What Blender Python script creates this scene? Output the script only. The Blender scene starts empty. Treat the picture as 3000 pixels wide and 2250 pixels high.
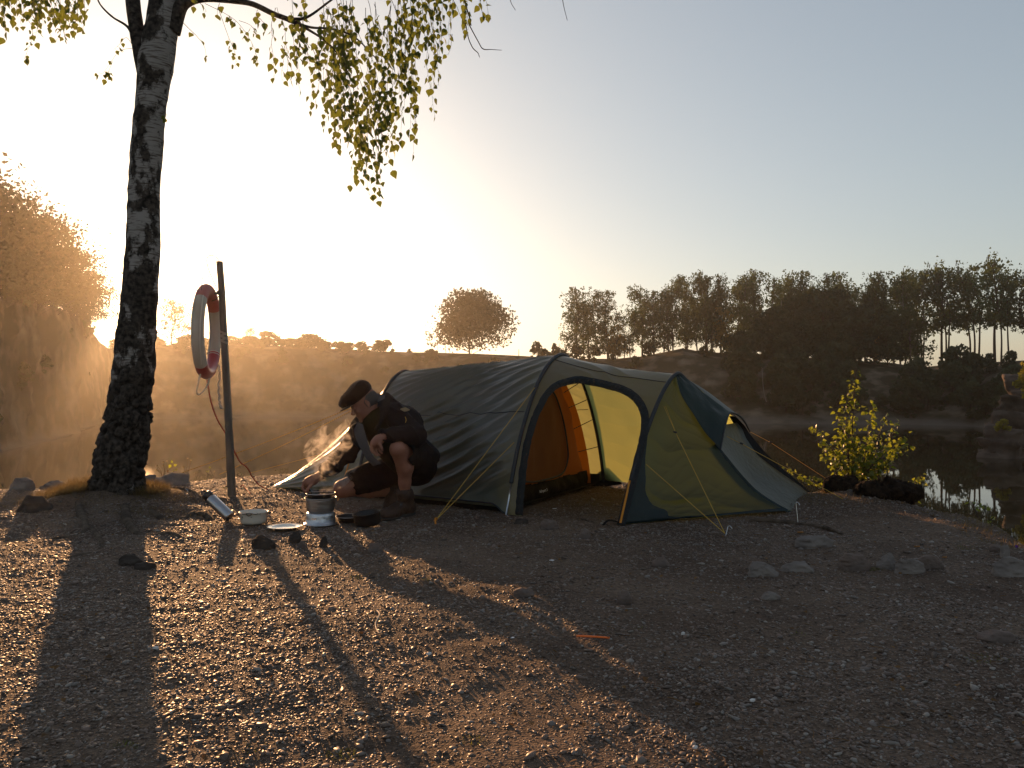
import bpy, math, random
import numpy as np
from mathutils import Vector, Matrix

sc = bpy.context.scene
COL = sc.collection
R = math.radians
rng = np.random.default_rng(7)

# ------------------------------------------------------------------ camera
cam_d = bpy.data.cameras.new("camera"); cam = bpy.data.objects.new("camera", cam_d); COL.objects.link(cam)
cam.location = (0, 0, 1.0); cam.rotation_euler = (R(90), 0, 0)
cam_d.sensor_width = 36; cam_d.lens = 28.8; cam_d.clip_start = 0.05; cam_d.clip_end = 6000
sc.camera = cam
F = 2400.0
def P(px, py, Y): return np.array([(px-1500)/F*Y, Y, 1.0-(py-1125)/F*Y])

# ------------------------------------------------------------------ sky and sun
SUN_AZ = math.atan2(432-1500, F); SUN_EL = R(8.2)          # azimuth from +Y towards +X
w = bpy.data.worlds.new("World"); sc.world = w; w.use_nodes = True
nt = w.node_tree; nt.nodes.clear()
sky = nt.nodes.new('ShaderNodeTexSky'); sky.sky_type = 'NISHITA'; sky.sun_disc = False
sky.sun_elevation = SUN_EL; sky.sun_rotation = SUN_AZ
sky.altitude = 0; sky.air_density = 1.0; sky.dust_density = 1.35; sky.ozone_density = 1.5
bg = nt.nodes.new('ShaderNodeBackground'); bg.inputs[1].default_value = 0.15
wo = nt.nodes.new('ShaderNodeOutputWorld')
hsv = nt.nodes.new('ShaderNodeHueSaturation'); hsv.inputs['Saturation'].default_value = 0.8   # thin high haze greys the blue
nt.links.new(sky.outputs[0], hsv.inputs['Color']); gm = nt.nodes.new('ShaderNodeGamma'); gm.inputs['Gamma'].default_value = 0.66                     # and evens its brightness
nt.links.new(hsv.outputs[0], gm.inputs[0]); nt.links.new(gm.outputs[0], bg.inputs[0]); nt.links.new(bg.outputs[0], wo.inputs[0])
sd = bpy.data.lights.new("sun", 'SUN'); sun = bpy.data.objects.new("sun", sd); COL.objects.link(sun)
sd.energy = 4.7; sd.angle = R(0.5); sd.color = (1.0, 0.51, 0.215)
sdir = Vector((math.sin(SUN_AZ)*math.cos(SUN_EL), math.cos(SUN_AZ)*math.cos(SUN_EL), math.sin(SUN_EL)))
sun.rotation_euler = sdir.to_track_quat('Z', 'Y').to_euler(); sun.location = (-20, 45, 15)
sc.view_settings.view_transform = 'Standard'; sc.view_settings.look = 'None'
sc.view_settings.exposure = 0.74; sc.view_settings.gamma = 1.0
sc.render.engine = 'CYCLES'
sc.cycles.max_bounces = 6; sc.cycles.diffuse_bounces = 3; sc.cycles.glossy_bounces = 3
sc.cycles.transmission_bounces = 4; sc.cycles.volume_bounces = 0; sc.cycles.transparent_max_bounces = 12
sc.cycles.caustics_reflective = False; sc.cycles.caustics_refractive = False
sc.cycles.volume_step_rate = 0.25; sc.cycles.volume_max_steps = 256

# ------------------------------------------------------------------ noise
def _hash(ix, iy, iz, seed):
    h = (ix.astype(np.int64)*374761393 + iy.astype(np.int64)*668265263 + iz.astype(np.int64)*2147483647 + seed*1274126177) & 0xffffffff
    h = ((h ^ (h >> 13)) * 1274126177) & 0xffffffff
    h = ((h ^ (h >> 16)) * 2246822519) & 0xffffffff
    return ((h ^ (h >> 15)) & 0xffffff) / float(0xffffff)
def vn(x, y, z=0.0, seed=0):
    x, y, z = np.broadcast_arrays(np.asarray(x, float), np.asarray(y, float), np.asarray(z, float))
    ix, iy, iz = np.floor(x), np.floor(y), np.floor(z)
    fx, fy, fz = x-ix, y-iy, z-iz
    fx, fy, fz = [f*f*(3-2*f) for f in (fx, fy, fz)]
    r = 0
    for a in (0, 1):
        for b in (0, 1):
            for c in (0, 1):
                wgt = (fx if a else 1-fx)*(fy if b else 1-fy)*(fz if c else 1-fz)
                r = r + wgt*_hash(ix+a, iy+b, iz+c, seed)
    return r*2-1
def fbm(x, y, z=0.0, oct=4, seed=0):
    r, a, f = 0, 1.0, 1.0
    for o in range(oct):
        r = r + a*vn(np.asarray(x)*f, np.asarray(y)*f, np.asarray(z)*f, seed+o*17); a *= .5; f *= 2.03
    return r
def sstep(a, b, x):
    t = np.clip((x-a)/(b-a), 0, 1); return t*t*(3-2*t)

# ------------------------------------------------------------------ mesh helpers
class G:                                            # a bag of vertices and faces
    def __init__(s): s.v = []; s.f = []; s.n = 0
    def add(s, v, f):
        v = np.asarray(v, float).reshape(-1, 3); s.v.append(v)
        s.f += [tuple(int(i)+s.n for i in q) for q in f]; s.n += len(v); return s
    def verts(s): return np.concatenate(s.v) if s.v else np.zeros((0, 3))
def grid_faces(nu, nv, cu=False, cv=False):
    out = []
    for i in range(nu if cu else nu-1):
        for j in range(nv if cv else nv-1):
            a = i*nv+j; b = ((i+1) % nu)*nv+j; c = ((i+1) % nu)*nv+(j+1) % nv; d = i*nv+(j+1) % nv
            out.append((a, b, c, d))
    return out
def tube(pts, rad, n=8, cap=True, g=None, flat=None):
    g = g or G(); pts = np.asarray(pts, float); m = len(pts)
    rad = np.broadcast_to(np.asarray(rad, float), (m,))
    T = np.gradient(pts, axis=0); T /= np.linalg.norm(T, axis=1)[:, None]+1e-12
    up = np.array([0, 0, 1.0]) if abs(T[0, 2]) < .9 else np.array([1.0, 0, 0])
    A = np.cross(up, T[0]); A /= np.linalg.norm(A); V = []
    for i in range(m):
        A = A-T[i]*A.dot(T[i]); A /= np.linalg.norm(A)+1e-12; B = np.cross(T[i], A)
        for k in range(n):
            a = 2*math.pi*k/n
            V.append(pts[i]+rad[i]*(math.cos(a)*A+(flat or 1)*math.sin(a)*B))
    f = grid_faces(m, n, False, True)
    if cap: f += [tuple(range(n))[::-1], tuple((m-1)*n+k for k in range(n))]
    return g.add(V, f)
def spline(p, n):
    p = np.asarray(p, float); k = len(p)
    if k == 2: return p[0]+(p[1]-p[0])*np.linspace(0, 1, n)[:, None]
    q = np.vstack([2*p[0]-p[1], p, 2*p[-1]-p[-2]]); out = []
    for t in np.linspace(0, k-1-1e-9, n):
        i = int(t); u = t-i; a, b, c, d = q[i:i+4]
        out.append(.5*((2*b)+(c-a)*u+(2*a-5*b+4*c-d)*u*u+(3*b-a-3*c+d)*u**3))
    return np.array(out)
def lathe(prof, n=48, c=(0, 0, 0), g=None, M=None):
    g = g or G(); V = []
    for r, z in prof:
        for k in range(n):
            a = 2*math.pi*k/n; V.append((r*math.cos(a), r*math.sin(a), z))
    V = np.array(V)
    if M is not None: V = V @ np.array(M).T
    return g.add(V+np.array(c), grid_faces(len(prof), n, False, True))
def base_of(p):
    b = np.zeros(3)
    while p is not None: b += np.array(p.location); p = p.parent
    return b
def mk(name, g, mat, parent=None, smooth=True, v=None, f=None, attr=None, at=None):
    """one mesh object; vertices are given in world space"""
    if g is not None: v, f = g.verts(), g.f
    v = np.asarray(v, float); me = bpy.data.meshes.new(name)
    b = base_of(parent) if parent else (np.array(at, float) if at is not None else np.zeros(3))
    v = v-b
    if isinstance(f, np.ndarray):
        k = f.shape[1]; me.vertices.add(len(v)); me.vertices.foreach_set('co', v.astype(np.float32).ravel())
        me.loops.add(f.size); me.loops.foreach_set('vertex_index', f.astype(np.int32).ravel())
        me.polygons.add(len(f)); me.polygons.foreach_set('loop_start', np.arange(0, f.size, k, dtype=np.int32))
        me.update(calc_edges=True); me.validate()
    else:
        me.from_pydata(v.tolist(), [], f); me.update()
    if smooth: me.polygons.foreach_set('use_smooth', np.ones(len(me.polygons), bool))
    for m in (mat if isinstance(mat, (list, tuple)) else [mat]): me.materials.append(m)
    if attr is not None:
        for an, av in attr.items():
            a = me.attributes.new(an, 'FLOAT', 'POINT'); a.data.foreach_set('value', np.asarray(av, np.float32))
    o = bpy.data.objects.new(name, me); COL.objects.link(o)
    if parent: o.parent = parent
    elif at is not None: o.location = at
    return o
def tag(o, label=None, cat=None, group=None, kind=None):
    if label: o['label'] = label
    if cat: o['category'] = cat
    if group: o['group'] = group
    if kind: o['kind'] = kind
    return o
def root(name, loc, label, cat, group=None):
    o = bpy.data.objects.new(name, None); COL.objects.link(o); o.location = tuple(float(a) for a in loc); o.empty_display_size = .1
    return tag(o, label, cat, group)
def copy_tree(o, parent=None):
    c = o.copy(); COL.objects.link(c); c.parent = parent
    for ch in [q for q in bpy.data.objects if q.parent == o]: copy_tree(ch, c)
    return c

# ------------------------------------------------------------------ signed-distance modelling
class SDF:
    def __init__(s, lo, hi, h):
        s.lo = np.array(lo, float); s.h = h; s.n = np.ceil((np.array(hi)-s.lo)/h).astype(int)+1
        s.d = np.full(s.n, 1.0, np.float32)
    def sub(s, lo, hi):
        i0 = np.clip(np.floor((np.array(lo)-s.lo)/s.h).astype(int), 0, s.n-1); i1 = np.clip(np.ceil((np.array(hi)-s.lo)/s.h).astype(int)+1, 0, s.n)
        sl = tuple(slice(a, b) for a, b in zip(i0, i1))
        ax = [s.lo[k]+s.h*np.arange(i0[k], i1[k]) for k in range(3)]
        return sl, np.meshgrid(*ax, indexing='ij')
    def mix(s, sl, dn, k, op):
        a = s.d[sl]
        if a.size == 0: return
        if op == '-':
            h = np.clip(.5-.5*(a+dn)/k, 0, 1); s.d[sl] = a*(1-h)-dn*h+k*h*(1-h)
        else:
            h = np.clip(.5+.5*(a-dn)/k, 0, 1); s.d[sl] = a*(1-h)+dn*h-k*h*(1-h)
    def cone(s, a, b, ra, rb, k=.02, op='+', sq=None):
        """tapered capsule"""
        a, b = np.array(a, float), np.array(b, float); m = max(ra, rb)+k*1.5+.03
        sl, (X, Y, Z) = s.sub(np.minimum(a, b)-m, np.maximum(a, b)+m)
        ab = b-a; t = ((X-a[0])*ab[0]+(Y-a[1])*ab[1]+(Z-a[2])*ab[2])/max(ab.dot(ab), 1e-12); t = np.clip(t, 0, 1)
        d = np.sqrt((X-a[0]-t*ab[0])**2+(Y-a[1]-t*ab[1])**2+(Z-a[2]-t*ab[2])**2)-(ra+(rb-ra)*t)
        s.mix(sl, d.astype(np.float32), k, op)
    def chain(s, pts, rs, k=.02, op='+'):
        for i in range(len(pts)-1): s.cone(pts[i], pts[i+1], rs[i], rs[i+1], k, op)
    def ell(s, c, r, k=.02, op='+', rot=None):
        """ellipsoid; rot = 3x3 whose columns are its axes"""
        c, r = np.array(c, float), np.array(r, float); m = max(r)+k*1.5+.03
        sl, (X, Y, Z) = s.sub(c-m, c+m); q = np.stack([X-c[0], Y-c[1], Z-c[2]], -1)
        if rot is not None: q = q @ np.array(rot)
        k0 = np.linalg.norm(q/r, axis=-1); k1 = np.linalg.norm(q/(r*r), axis=-1)+1e-9
        s.mix(sl, (k0*(k0-1)/k1).astype(np.float32), k, op)
    def warp(s, fn):
        _, (X, Y, Z) = s.sub(s.lo, s.lo+s.h*(s.n+1)); m = np.abs(s.d) < .06
        s.d[m] += fn(X[m], Y[m], Z[m]).astype(np.float32)
    def mesh(s):
        d = s.d; ins = d < 0
        c = [ins[i:ins.shape[0]-1+i, j:ins.shape[1]-1+j, k:ins.shape[2]-1+k] for i in (0, 1) for j in (0, 1) for k in (0, 1)]
        sm = sum(q.astype(np.int8) for q in c); act = (sm > 0) & (sm < 8); I = np.argwhere(act)
        idx = np.full(act.shape, -1, np.int64); idx[act] = np.arange(len(I))
        acc = np.zeros((len(I), 3)); cnt = np.zeros(len(I))
        corners = [(i, j, k) for i in (0, 1) for j in (0, 1) for k in (0, 1)]
        val = {q: d[I[:, 0]+q[0], I[:, 1]+q[1], I[:, 2]+q[2]] for q in corners}
        for q in corners:
            for ax in range(3):
                if q[ax] == 0:
                    p = list(q); p[ax] = 1; p = tuple(p); a, b = val[q], val[p]; m = (a < 0) != (b < 0)
                    t = np.where(m, a/(a-b+1e-12), 0); pos = np.tile(np.array(q, float), (len(I), 1)); pos[:, ax] += t
                    acc[m] += pos[m]; cnt[m] += 1
        v = s.lo+s.h*(I+acc/cnt[:, None]); fs = []
        for ax in range(3):
            sl0 = [slice(1, -1)]*3; sl0[ax] = slice(0, -1); sl1 = list(sl0); sl1[ax] = slice(1, None)
            a, b = ins[tuple(sl0)], ins[tuple(sl1)]; o = [1, 1, 1]; o[ax] = 0
            u, w_ = [q for q in range(3) if q != ax]
            for flip, m in ((False, a & ~b), (True, ~a & b)):
                E = np.argwhere(m)+np.array(o)
                if len(E) == 0: continue
                def at(du, dw):
                    e = E.copy(); e[:, u] += du; e[:, w_] += dw; return idx[e[:, 0], e[:, 1], e[:, 2]]
                q = np.stack([at(-1, -1), at(0, -1), at(0, 0), at(-1, 0)], 1)
                if flip != (ax == 1): q = q[:, ::-1]
                fs.append(q)
        return v, np.concatenate(fs)
def smooth_mesh(v, f, it=2, lam=.5):
    v = v.copy()
    for _ in range(it):
        acc = np.zeros_like(v); cnt = np.zeros(len(v)); k = f.shape[1]
        for a in range(k):
            i, j = f[:, a], f[:, (a+1) % k]
            np.add.at(acc, i, v[j]); np.add.at(acc, j, v[i]); np.add.at(cnt, i, 1); np.add.at(cnt, j, 1)
        v = v*(1-lam)+lam*acc/np.maximum(cnt, 1)[:, None]
    return v

# ------------------------------------------------------------------ materials
MATS = {}
def N(nt, t, **kw):
    n = nt.nodes.new(t)
    for k, v_ in kw.items():
        if k in n.inputs: n.inputs[k].default_value = v_
        else: setattr(n, k, v_)
    return n
def mat(name, col=(.5, .5, .5), rough=.6, metal=0, spec=.5, bump=0, bscale=50, var=0, vscale=5, col2=None, trans=0, tcol=None, coords='Object', sheen=0, detail=4, ramp=None, stretch=(1, 1, 1), attr=None, objvar=0, coat=0, alpha=None):
    m = bpy.data.materials.new(name); m.use_nodes = True; t = m.node_tree; t.nodes.clear(); L = t.links.new
    out = N(t, 'ShaderNodeOutputMaterial'); b = N(t, 'ShaderNodeBsdfPrincipled')
    b.inputs['Roughness'].default_value = rough; b.inputs['Metallic'].default_value = metal
    b.inputs['Specular IOR Level'].default_value = spec; b.inputs['Sheen Weight'].default_value = sheen
    b.inputs['Coat Weight'].default_value = coat
    tc = N(t, 'ShaderNodeTexCoord'); mp = N(t, 'ShaderNodeMapping'); mp.inputs['Scale'].default_value = stretch
    L(tc.outputs[coords], mp.inputs[0])
    c4 = (*col, 1); src = None
    if col2 is not None:
        if attr:
            no = N(t, 'ShaderNodeAttribute', attribute_name=attr); fac = no.outputs['Fac']
        else:
            no = N(t, 'ShaderNodeTexNoise'); no.inputs['Scale'].default_value = vscale; no.inputs['Detail'].default_value = detail
            L(mp.outputs[0], no.inputs['Vector']); fac = no.outputs['Fac']
        rp = N(t, 'ShaderNodeValToRGB'); r0, r1 = ramp or ((0, 1) if attr else (.38, .62))
        rp.color_ramp.elements[0].position = r0; rp.color_ramp.elements[1].position = r1
        rp.color_ramp.elements[0].color = c4; rp.color_ramp.elements[1].color = (*col2, 1)
        L(fac, rp.inputs[0]); src = rp.outputs[0]
    if objvar:
        oi = N(t, 'ShaderNodeObjectInfo'); hs = N(t, 'ShaderNodeHueSaturation'); mr = N(t, 'ShaderNodeMapRange')
        mr.inputs[3].default_value = 1-objvar; mr.inputs[4].default_value = 1+objvar
        L(oi.outputs['Random'], mr.inputs[0]); L(mr.outputs[0], hs.inputs['Value'])
        if src: L(src, hs.inputs['Color'])
        else: hs.inputs['Color'].default_value = c4
        src = hs.outputs[0]
    if src: L(src, b.inputs['Base Color'])
    else: b.inputs['Base Color'].default_value = c4
    if bump:
        nb = N(t, 'ShaderNodeTexNoise'); nb.inputs['Scale'].default_value = bscale; nb.inputs['Detail'].default_value = 5
        L(mp.outputs[0], nb.inputs['Vector']); bp = N(t, 'ShaderNodeBump'); bp.inputs['Strength'].default_value = min(bump, 1); bp.inputs['Distance'].default_value = .02*max(1, bump)
        L(nb.outputs['Fac'], bp.inputs['Height']); L(bp.outputs[0], b.inputs['Normal'])
    sh = b.outputs[0]
    if trans:
        tr = N(t, 'ShaderNodeBsdfTranslucent'); tr.inputs[0].default_value = (*(tcol or col), 1)
        mx = N(t, 'ShaderNodeMixShader'); mx.inputs[0].default_value = trans; L(sh, mx.inputs[1]); L(tr.outputs[0], mx.inputs[2]); sh = mx.outputs[0]
    if alpha is not None:
        tp = N(t, 'ShaderNodeBsdfTransparent'); mx = N(t, 'ShaderNodeMixShader'); mx.inputs[0].default_value = alpha
        L(tp.outputs[0], mx.inputs[1]); L(sh, mx.inputs[2]); sh = mx.outputs[0]
    L(sh, out.inputs[0]); MATS[name] = m; m['bsdf'] = b.name
    return m
# ================================================================== THE SETTING
WATER_Z = -4.6
# ---- near ground: a gravel headland that drops into the quarry lake
EDGE = np.array([(-16, -60), (-12, 0), (-9, 6.2), (-6.2, 7.4), (-4.9, 7.75), (-3.85, 8.75), (-2.6, 9.35), (0, 9.7), (1.6, 9.4), (2.55, 8.2), (2.95, 7.2), (3.05, 6.55), (3.35, 6.1), (3.42, 5.65), (3.25, 5.15), (3.35, 4.5), (4.4, 3.6), (7, 2.2), (13, 0), (30, -60)], float)
def edge_dist(x, y):
    """signed distance to the edge polygon, negative inside"""
    d = np.full(np.shape(x), 1e9); ins = np.zeros(np.shape(x), bool); n = len(EDGE)
    for i in range(n):
        a, b = EDGE[i], EDGE[(i+1) % n]; e = b-a
        t = np.clip(((x-a[0])*e[0]+(y-a[1])*e[1])/e.dot(e), 0, 1)
        d = np.minimum(d, np.hypot(x-a[0]-t*e[0], y-a[1]-t*e[1]))
        c = ((a[1] > y) != (b[1] > y)) & (x < (b[0]-a[0])*(y-a[1])/(b[1]-a[1]+1e-12)+a[0]); ins ^= c
    return np.where(ins, -d, d)
TREE = np.array([-3.22, 6.62])
def ground_h(x, y, fine=True):
    x = np.asarray(x, float); y = np.asarray(y, float)
    d = edge_dist(x, y)+.12*vn(x*1.3, y*1.3, 0, 5)+.05*vn(x*5, y*5, 0, 6)
    camp = 1-.8*sstep(-3.1, -2.5, x)*(1-sstep(2.2, 2.8, x))*sstep(5.0, 5.5, y)*(1-sstep(8, 8.5, y))
    h = .02*vn(x*.7, y*.7, 0, 1)+.010*vn(x*2.3, y*2.3, 0, 2)
    h = h*camp
    if fine: h = h+.006*vn(x*9, y*9, 0, 3)+.003*vn(x*25, y*25, 0, 4)
    r = np.hypot(x-TREE[0], (y-TREE[1])*1.1)
    h = h+.16*np.exp(-(r/.55)**2)+.05*np.exp(-(r/1.2)**2)*(1+.8*vn(x*4, y*4, 0, 9))
    h = h+.09*np.exp(-(((x-2.85)/.42)**2+((y-6.55)/.45)**2))+.05*np.exp(-(((x-2.4)/.5)**2+((y-6.75)/.4)**2))
    h = h+.05*np.exp(-(((x+4.4)/.6)**2+((y-7.0)/.5)**2))
    h = h+.05*sstep(2.2, 3.2, x)*sstep(4.6, 5.6, y)
    for cx, cy, rx, ry, a in ((-2.95, 5.75, .5, .10, .03), (-.2, 5.7, .5, .2, .012), (-3.9, 5.9, .6, .12, .035)):
        h = h+a*np.exp(-(((x-cx)/rx)**2+((y-cy)/ry)**2))*(1+.5*vn(x*8, y*8, 0, 12))
    dd = np.maximum(d, 0); drop = np.minimum(dd*1.5*(1+.45*vn(x*2.1, y*2.1, 0, 8)), 7.5)
    drop = drop+.05*np.maximum(dd-5, 0)
    h = h-drop-.03*sstep(-.35, 0, d)
    return np.maximum(h, -9.0)
def axis(segs):
    out = []
    for a, b, st in segs: out += list(np.arange(a, b-1e-6, st))
    return np.array(out+[segs[-1][1]])
gx = axis([(-400, -60, 30), (-60, -14, 3), (-14, -7, .3), (-7, -5, .07), (-5, 4.6, .03), (4.6, 7, .1), (7, 14, .5), (14, 60, 4), (60, 400, 30)])
gy = axis([(-500, -60, 30), (-60, -4, 3), (-4, 1.6, .2), (1.6, 9.9, .03), (9.9, 13, .2), (13, 16, .6)])
XX, YY = np.meshgrid(gx, gy, indexing='ij')
ZZ = ground_h(XX, YY)
nx, ny = XX.shape
ii, jj = np.meshgrid(np.arange(nx-1), np.arange(ny-1), indexing='ij')
a_ = (ii*ny+jj).ravel(); quads = np.stack([a_, a_+ny, a_+ny+1, a_+1], 1)

def ground_mat():
    m = bpy.data.materials.new("trodden_earth"); m.use_nodes = True; t = m.node_tree; L = t.links.new
    b = t.nodes['Principled BSDF']; b.inputs['Roughness'].default_value = .85; b.inputs['Specular IOR Level'].default_value = .12
    tc = N(t, 'ShaderNodeTexCoord')
    n1 = N(t, 'ShaderNodeTexNoise', Scale=1.4, Detail=5.0); n2 = N(t, 'ShaderNodeTexNoise', Scale=60.0, Detail=6.0); v = N(t, 'ShaderNodeTexVoronoi', Scale=110.0)
    for q in (n1, n2, v): L(tc.outputs['Object'], q.inputs['Vector'])
    r1 = N(t, 'ShaderNodeValToRGB'); r1.color_ramp.elements[0].position = .35; r1.color_ramp.elements[1].position = .68
    r1.color_ramp.elements[0].color = (.100, .070, .053, 1); r1.color_ramp.elements[1].color = (.170, .126, .096, 1)
    L(n1.outputs['Fac'], r1.inputs[0])
    r2 = N(t, 'ShaderNodeValToRGB'); r2.color_ramp.elements[0].position = .3; r2.color_ramp.elements[1].position = .75
    r2.color_ramp.elements[0].color = (.45, .42, .4, 1); r2.color_ramp.elements[1].color = (1.25, 1.2, 1.15, 1); L(n2.outputs['Fac'], r2.inputs[0])
    mx = N(t, 'ShaderNodeMix', data_type='RGBA', blend_type='MULTIPLY'); mx.inputs[0].default_value = 1
    L(r1.outputs[0], mx.inputs[6]); L(r2.outputs[0], mx.inputs[7]); L(mx.outputs[2], b.inputs['Base Color'])
    b1 = N(t, 'ShaderNodeBump', Strength=.9, Distance=.012); b2 = N(t, 'ShaderNodeBump', Strength=.7, Distance=.006)
    L(n2.outputs['Fac'], b1.inputs['Height']); L(v.outputs['Distance'], b2.inputs['Height']); L(b1.outputs[0], b2.inputs['Normal']); L(b2.outputs[0], b.inputs['Normal'])
    return m
M_earth = ground_mat()
tag(mk('ground', None, M_earth, v=np.stack([XX, YY, ZZ], -1).reshape(-1, 3), f=quads), 'trodden brown gravelly headland the tent stands on', kind='structure')

# ---- water
def water_mat():
    m = bpy.data.materials.new("lake_water"); m.use_nodes = True; t = m.node_tree; L = t.links.new
    b = t.nodes['Principled BSDF']; b.inputs['Base Color'].default_value = (.012, .014, .008, 1); b.inputs['Roughness'].default_value = .02
    b.inputs['IOR'].default_value = 1.33; b.inputs['Specular IOR Level'].default_value = .5
    tc = N(t, 'ShaderNodeTexCoord'); mp = N(t, 'ShaderNodeMapping'); mp.inputs['Scale'].default_value = (.10, .45, 1)
    n = N(t, 'ShaderNodeTexNoise', Scale=1.0, Detail=3.0); L(tc.outputs['Object'], mp.inputs[0]); L(mp.outputs[0], n.inputs['Vector'])
    bp = N(t, 'ShaderNodeBump', Strength=.035, Distance=.06); L(n.outputs['Fac'], bp.inputs['Height']); L(bp.outputs[0], b.inputs['Normal'])
    return m
wv = [(x, y, WATER_Z) for x in np.linspace(-420, 420, 29) for y in np.linspace(-300, 420, 29)]
tag(mk('water', None, water_mat(), v=wv, f=np.array(grid_faces(29, 29)), smooth=False), 'still dark quarry lake behind the tent', kind='structure')

# ---- the quarry banks round the lake
WPX = [-9000, -3000, -900, -200, 0, 100, 200, 280, 330, 600, 1000, 1600, 2200, 2700, 2850, 2940, 3000, 3300, 4500, 9000]
WY = [22, 34, 48, 60, 67, 76, 88, 108, 128, 134, 140, 130, 115, 112, 108, 100, 92, 75, 50, 28]
RPX = [-9000, -3000, -200, 0, 100, 200, 250, 290, 320, 450, 560, 700, 850, 1000, 1100, 1250, 1380, 1500, 1600, 1650, 1800, 1880, 1950, 2000, 2050, 2150, 2300, 2400, 2600, 2700, 2800, 3000, 3500, 9000]
RPY = [600, 780, 850, 872, 885, 912, 945, 1000, 1022, 1012, 1020, 1006, 1016, 1023, 1030, 1033, 1036, 1041, 1047, 1051, 1051, 1044, 1031, 1020, 1029, 1036, 1042, 1052, 1062, 1076, 1066, 1056, 1000, 850]
def wl(px): return np.interp(px, WPX, WY)
def bankw(px): return np.interp(px, [-3000, 0, 250, 320, 450, 1800, 2300, 3000, 5000], [4, 5, 5, 9, 16, 20, 26, 26, 12])
def rimz(px): Yr = wl(px)+bankw(px); return 1.0-(np.interp(px, RPX, RPY)-1125)/F*Yr
def bank_z(px, Y):
    """terrain height at depth Y on the bearing of px"""
    w0, bw, rz = wl(px), bankw(px), rimz(px); t = (Y-w0)/bw; cliff = np.interp(px, [250, 330, 1800, 2400], [1, .75, .6, .35])
    prof = np.interp(t, [0, 1], [0, 1]); steep = sstep(0, .8, t)
    z = WATER_Z+(rz-WATER_Z)*np.where(t < 0, 0, np.where(t > 1, 1, cliff*steep+(1-cliff)*prof))
    return np.where(t < 0, WATER_Z+np.maximum(t, -.5)*6, z)
def on_bank(px, t):
    Y = wl(px)+bankw(px)*t; return np.array([(px-1500)/F*Y, Y, float(bank_z(px, Y))])
bpx = axis([(-9000, -1500, 150), (-1500, -100, 25), (-100, 3100, 5), (3100, 4500, 25), (4500, 9000, 150)])
tt = np.concatenate([np.array([-.5, -.1]), np.linspace(0, 1.1, 46), [1.2, 1.4, 1.8, 2.5, 4, 7, 13]])
PX, TT = np.meshgrid(bpx, tt, indexing='ij'); YB = wl(PX)+bankw(PX)*TT; XB = (PX-1500)/F*YB; ZB = bank_z(PX, YB)
rough = np.interp(PX, [-9000, 280, 330, 1800, 9000], [1.3, 1.3, .5, .35, .5])*sstep(-.05, .06, TT)*(1-sstep(1.05, 1.3, TT)*.8)
nz = fbm(XB*.22, YB*.22, ZB*.15, 5, 40)
ridged = 1-np.abs(fbm(XB*.35, YB*.35, ZB*.5, 4, 60))
YB2 = YB-rough*(nz*1.1+ridged*1.0)*(TT < 1.05); ZB2 = ZB+rough*.35*nz*(TT > .03)*(1-sstep(.9, 1.0, TT)*.8)
vb = np.stack([XB, YB2, ZB2], -1).reshape(-1, 3)
M_bank = mat('bank_rock_and_scrub', (.045, .038, .022), .95, spec=.1, col2=(.16, .125, .09), vscale=.35, detail=8, ramp=(.46, .66), bump=.6, bscale=2.5, coords='Object')
_t = M_bank.node_tree; _b = _t.nodes[M_bank['bsdf']]; _old = _b.inputs['Base Color'].links[0].from_socket      # pale washed rock just above the waterline
_g = N(_t, 'ShaderNodeNewGeometry'); _s = N(_t, 'ShaderNodeSeparateXYZ'); _t.links.new(_g.outputs['Position'], _s.inputs[0])
_nz = N(_t, 'ShaderNodeTexNoise', Scale=.25, Detail=6.0); _t.links.new(_g.outputs['Position'], _nz.inputs['Vector'])
_ma = N(_t, 'ShaderNodeMath', operation='MULTIPLY_ADD'); _ma.inputs[1].default_value = -3.2; _t.links.new(_nz.outputs['Fac'], _ma.inputs[0]); _t.links.new(_s.outputs['Z'], _ma.inputs[2])
_mr = N(_t, 'ShaderNodeMapRange'); _mr.inputs[1].default_value = -5.0; _mr.inputs[2].default_value = -6.0; _t.links.new(_ma.outputs[0], _mr.inputs[0])
_mx = N(_t, 'ShaderNodeMix', data_type='RGBA'); _mx.inputs[7].default_value = (.11, .092, .075, 1); _t.links.new(_mr.outputs[0], _mx.inputs[0]); _t.links.new(_old, _mx.inputs[6]); _t.links.new(_mx.outputs[2], _b.inputs['Base Color'])
nn = len(tt)
fi, fj = np.meshgrid(np.arange(len(bpx)-1), np.arange(nn-1), indexing='ij'); a_ = (fi*nn+fj).ravel()
tag(mk('quarry_bank', None, M_bank, v=vb, f=np.stack([a_, a_+nn, a_+nn+1, a_+1], 1), smooth=True), 'steep rocky quarry bank all round the lake', kind='structure')
# ================================================================== THE TENT
M_fly = mat('fly_fabric_olive', (.050, .062, .052), .30, spec=.8, bump=.25, bscale=28, trans=.32, tcol=(.52, .53, .20), coat=.3)
M_fly2 = mat('fly_fabric_vestibule', (.034, .046, .030), .40, spec=.4, bump=.3, bscale=18, trans=.47, tcol=(.52, .58, .17))
M_end = mat('coated_end_fabric', (.040, .050, .043), .45, spec=.35, bump=.5, bscale=22, trans=.14, tcol=(.4, .42, .2))
M_roof = mat('fly_fabric_porch', (.050, .062, .056), .32, spec=.8, bump=.3, bscale=18, trans=.44, tcol=(.60, .60, .18), coat=.3)
M_teal = mat('doubled_teal_and_shade', (.008, .017, .019), .45, spec=.32, bump=.2, bscale=40, trans=.18, tcol=(.05, .16, .17))  # hood and strips, also the sheet that imitates shade in the front corner
M_trim = mat('gathered_dark_trim', (.018, .022, .025), .75, spec=.3, bump=1.5, bscale=60, trans=.08, tcol=(.2, .22, .15))
M_black = mat('black_floor_fabric', (.006, .005, .005), .7, spec=.15, bump=.5, bscale=30)
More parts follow.
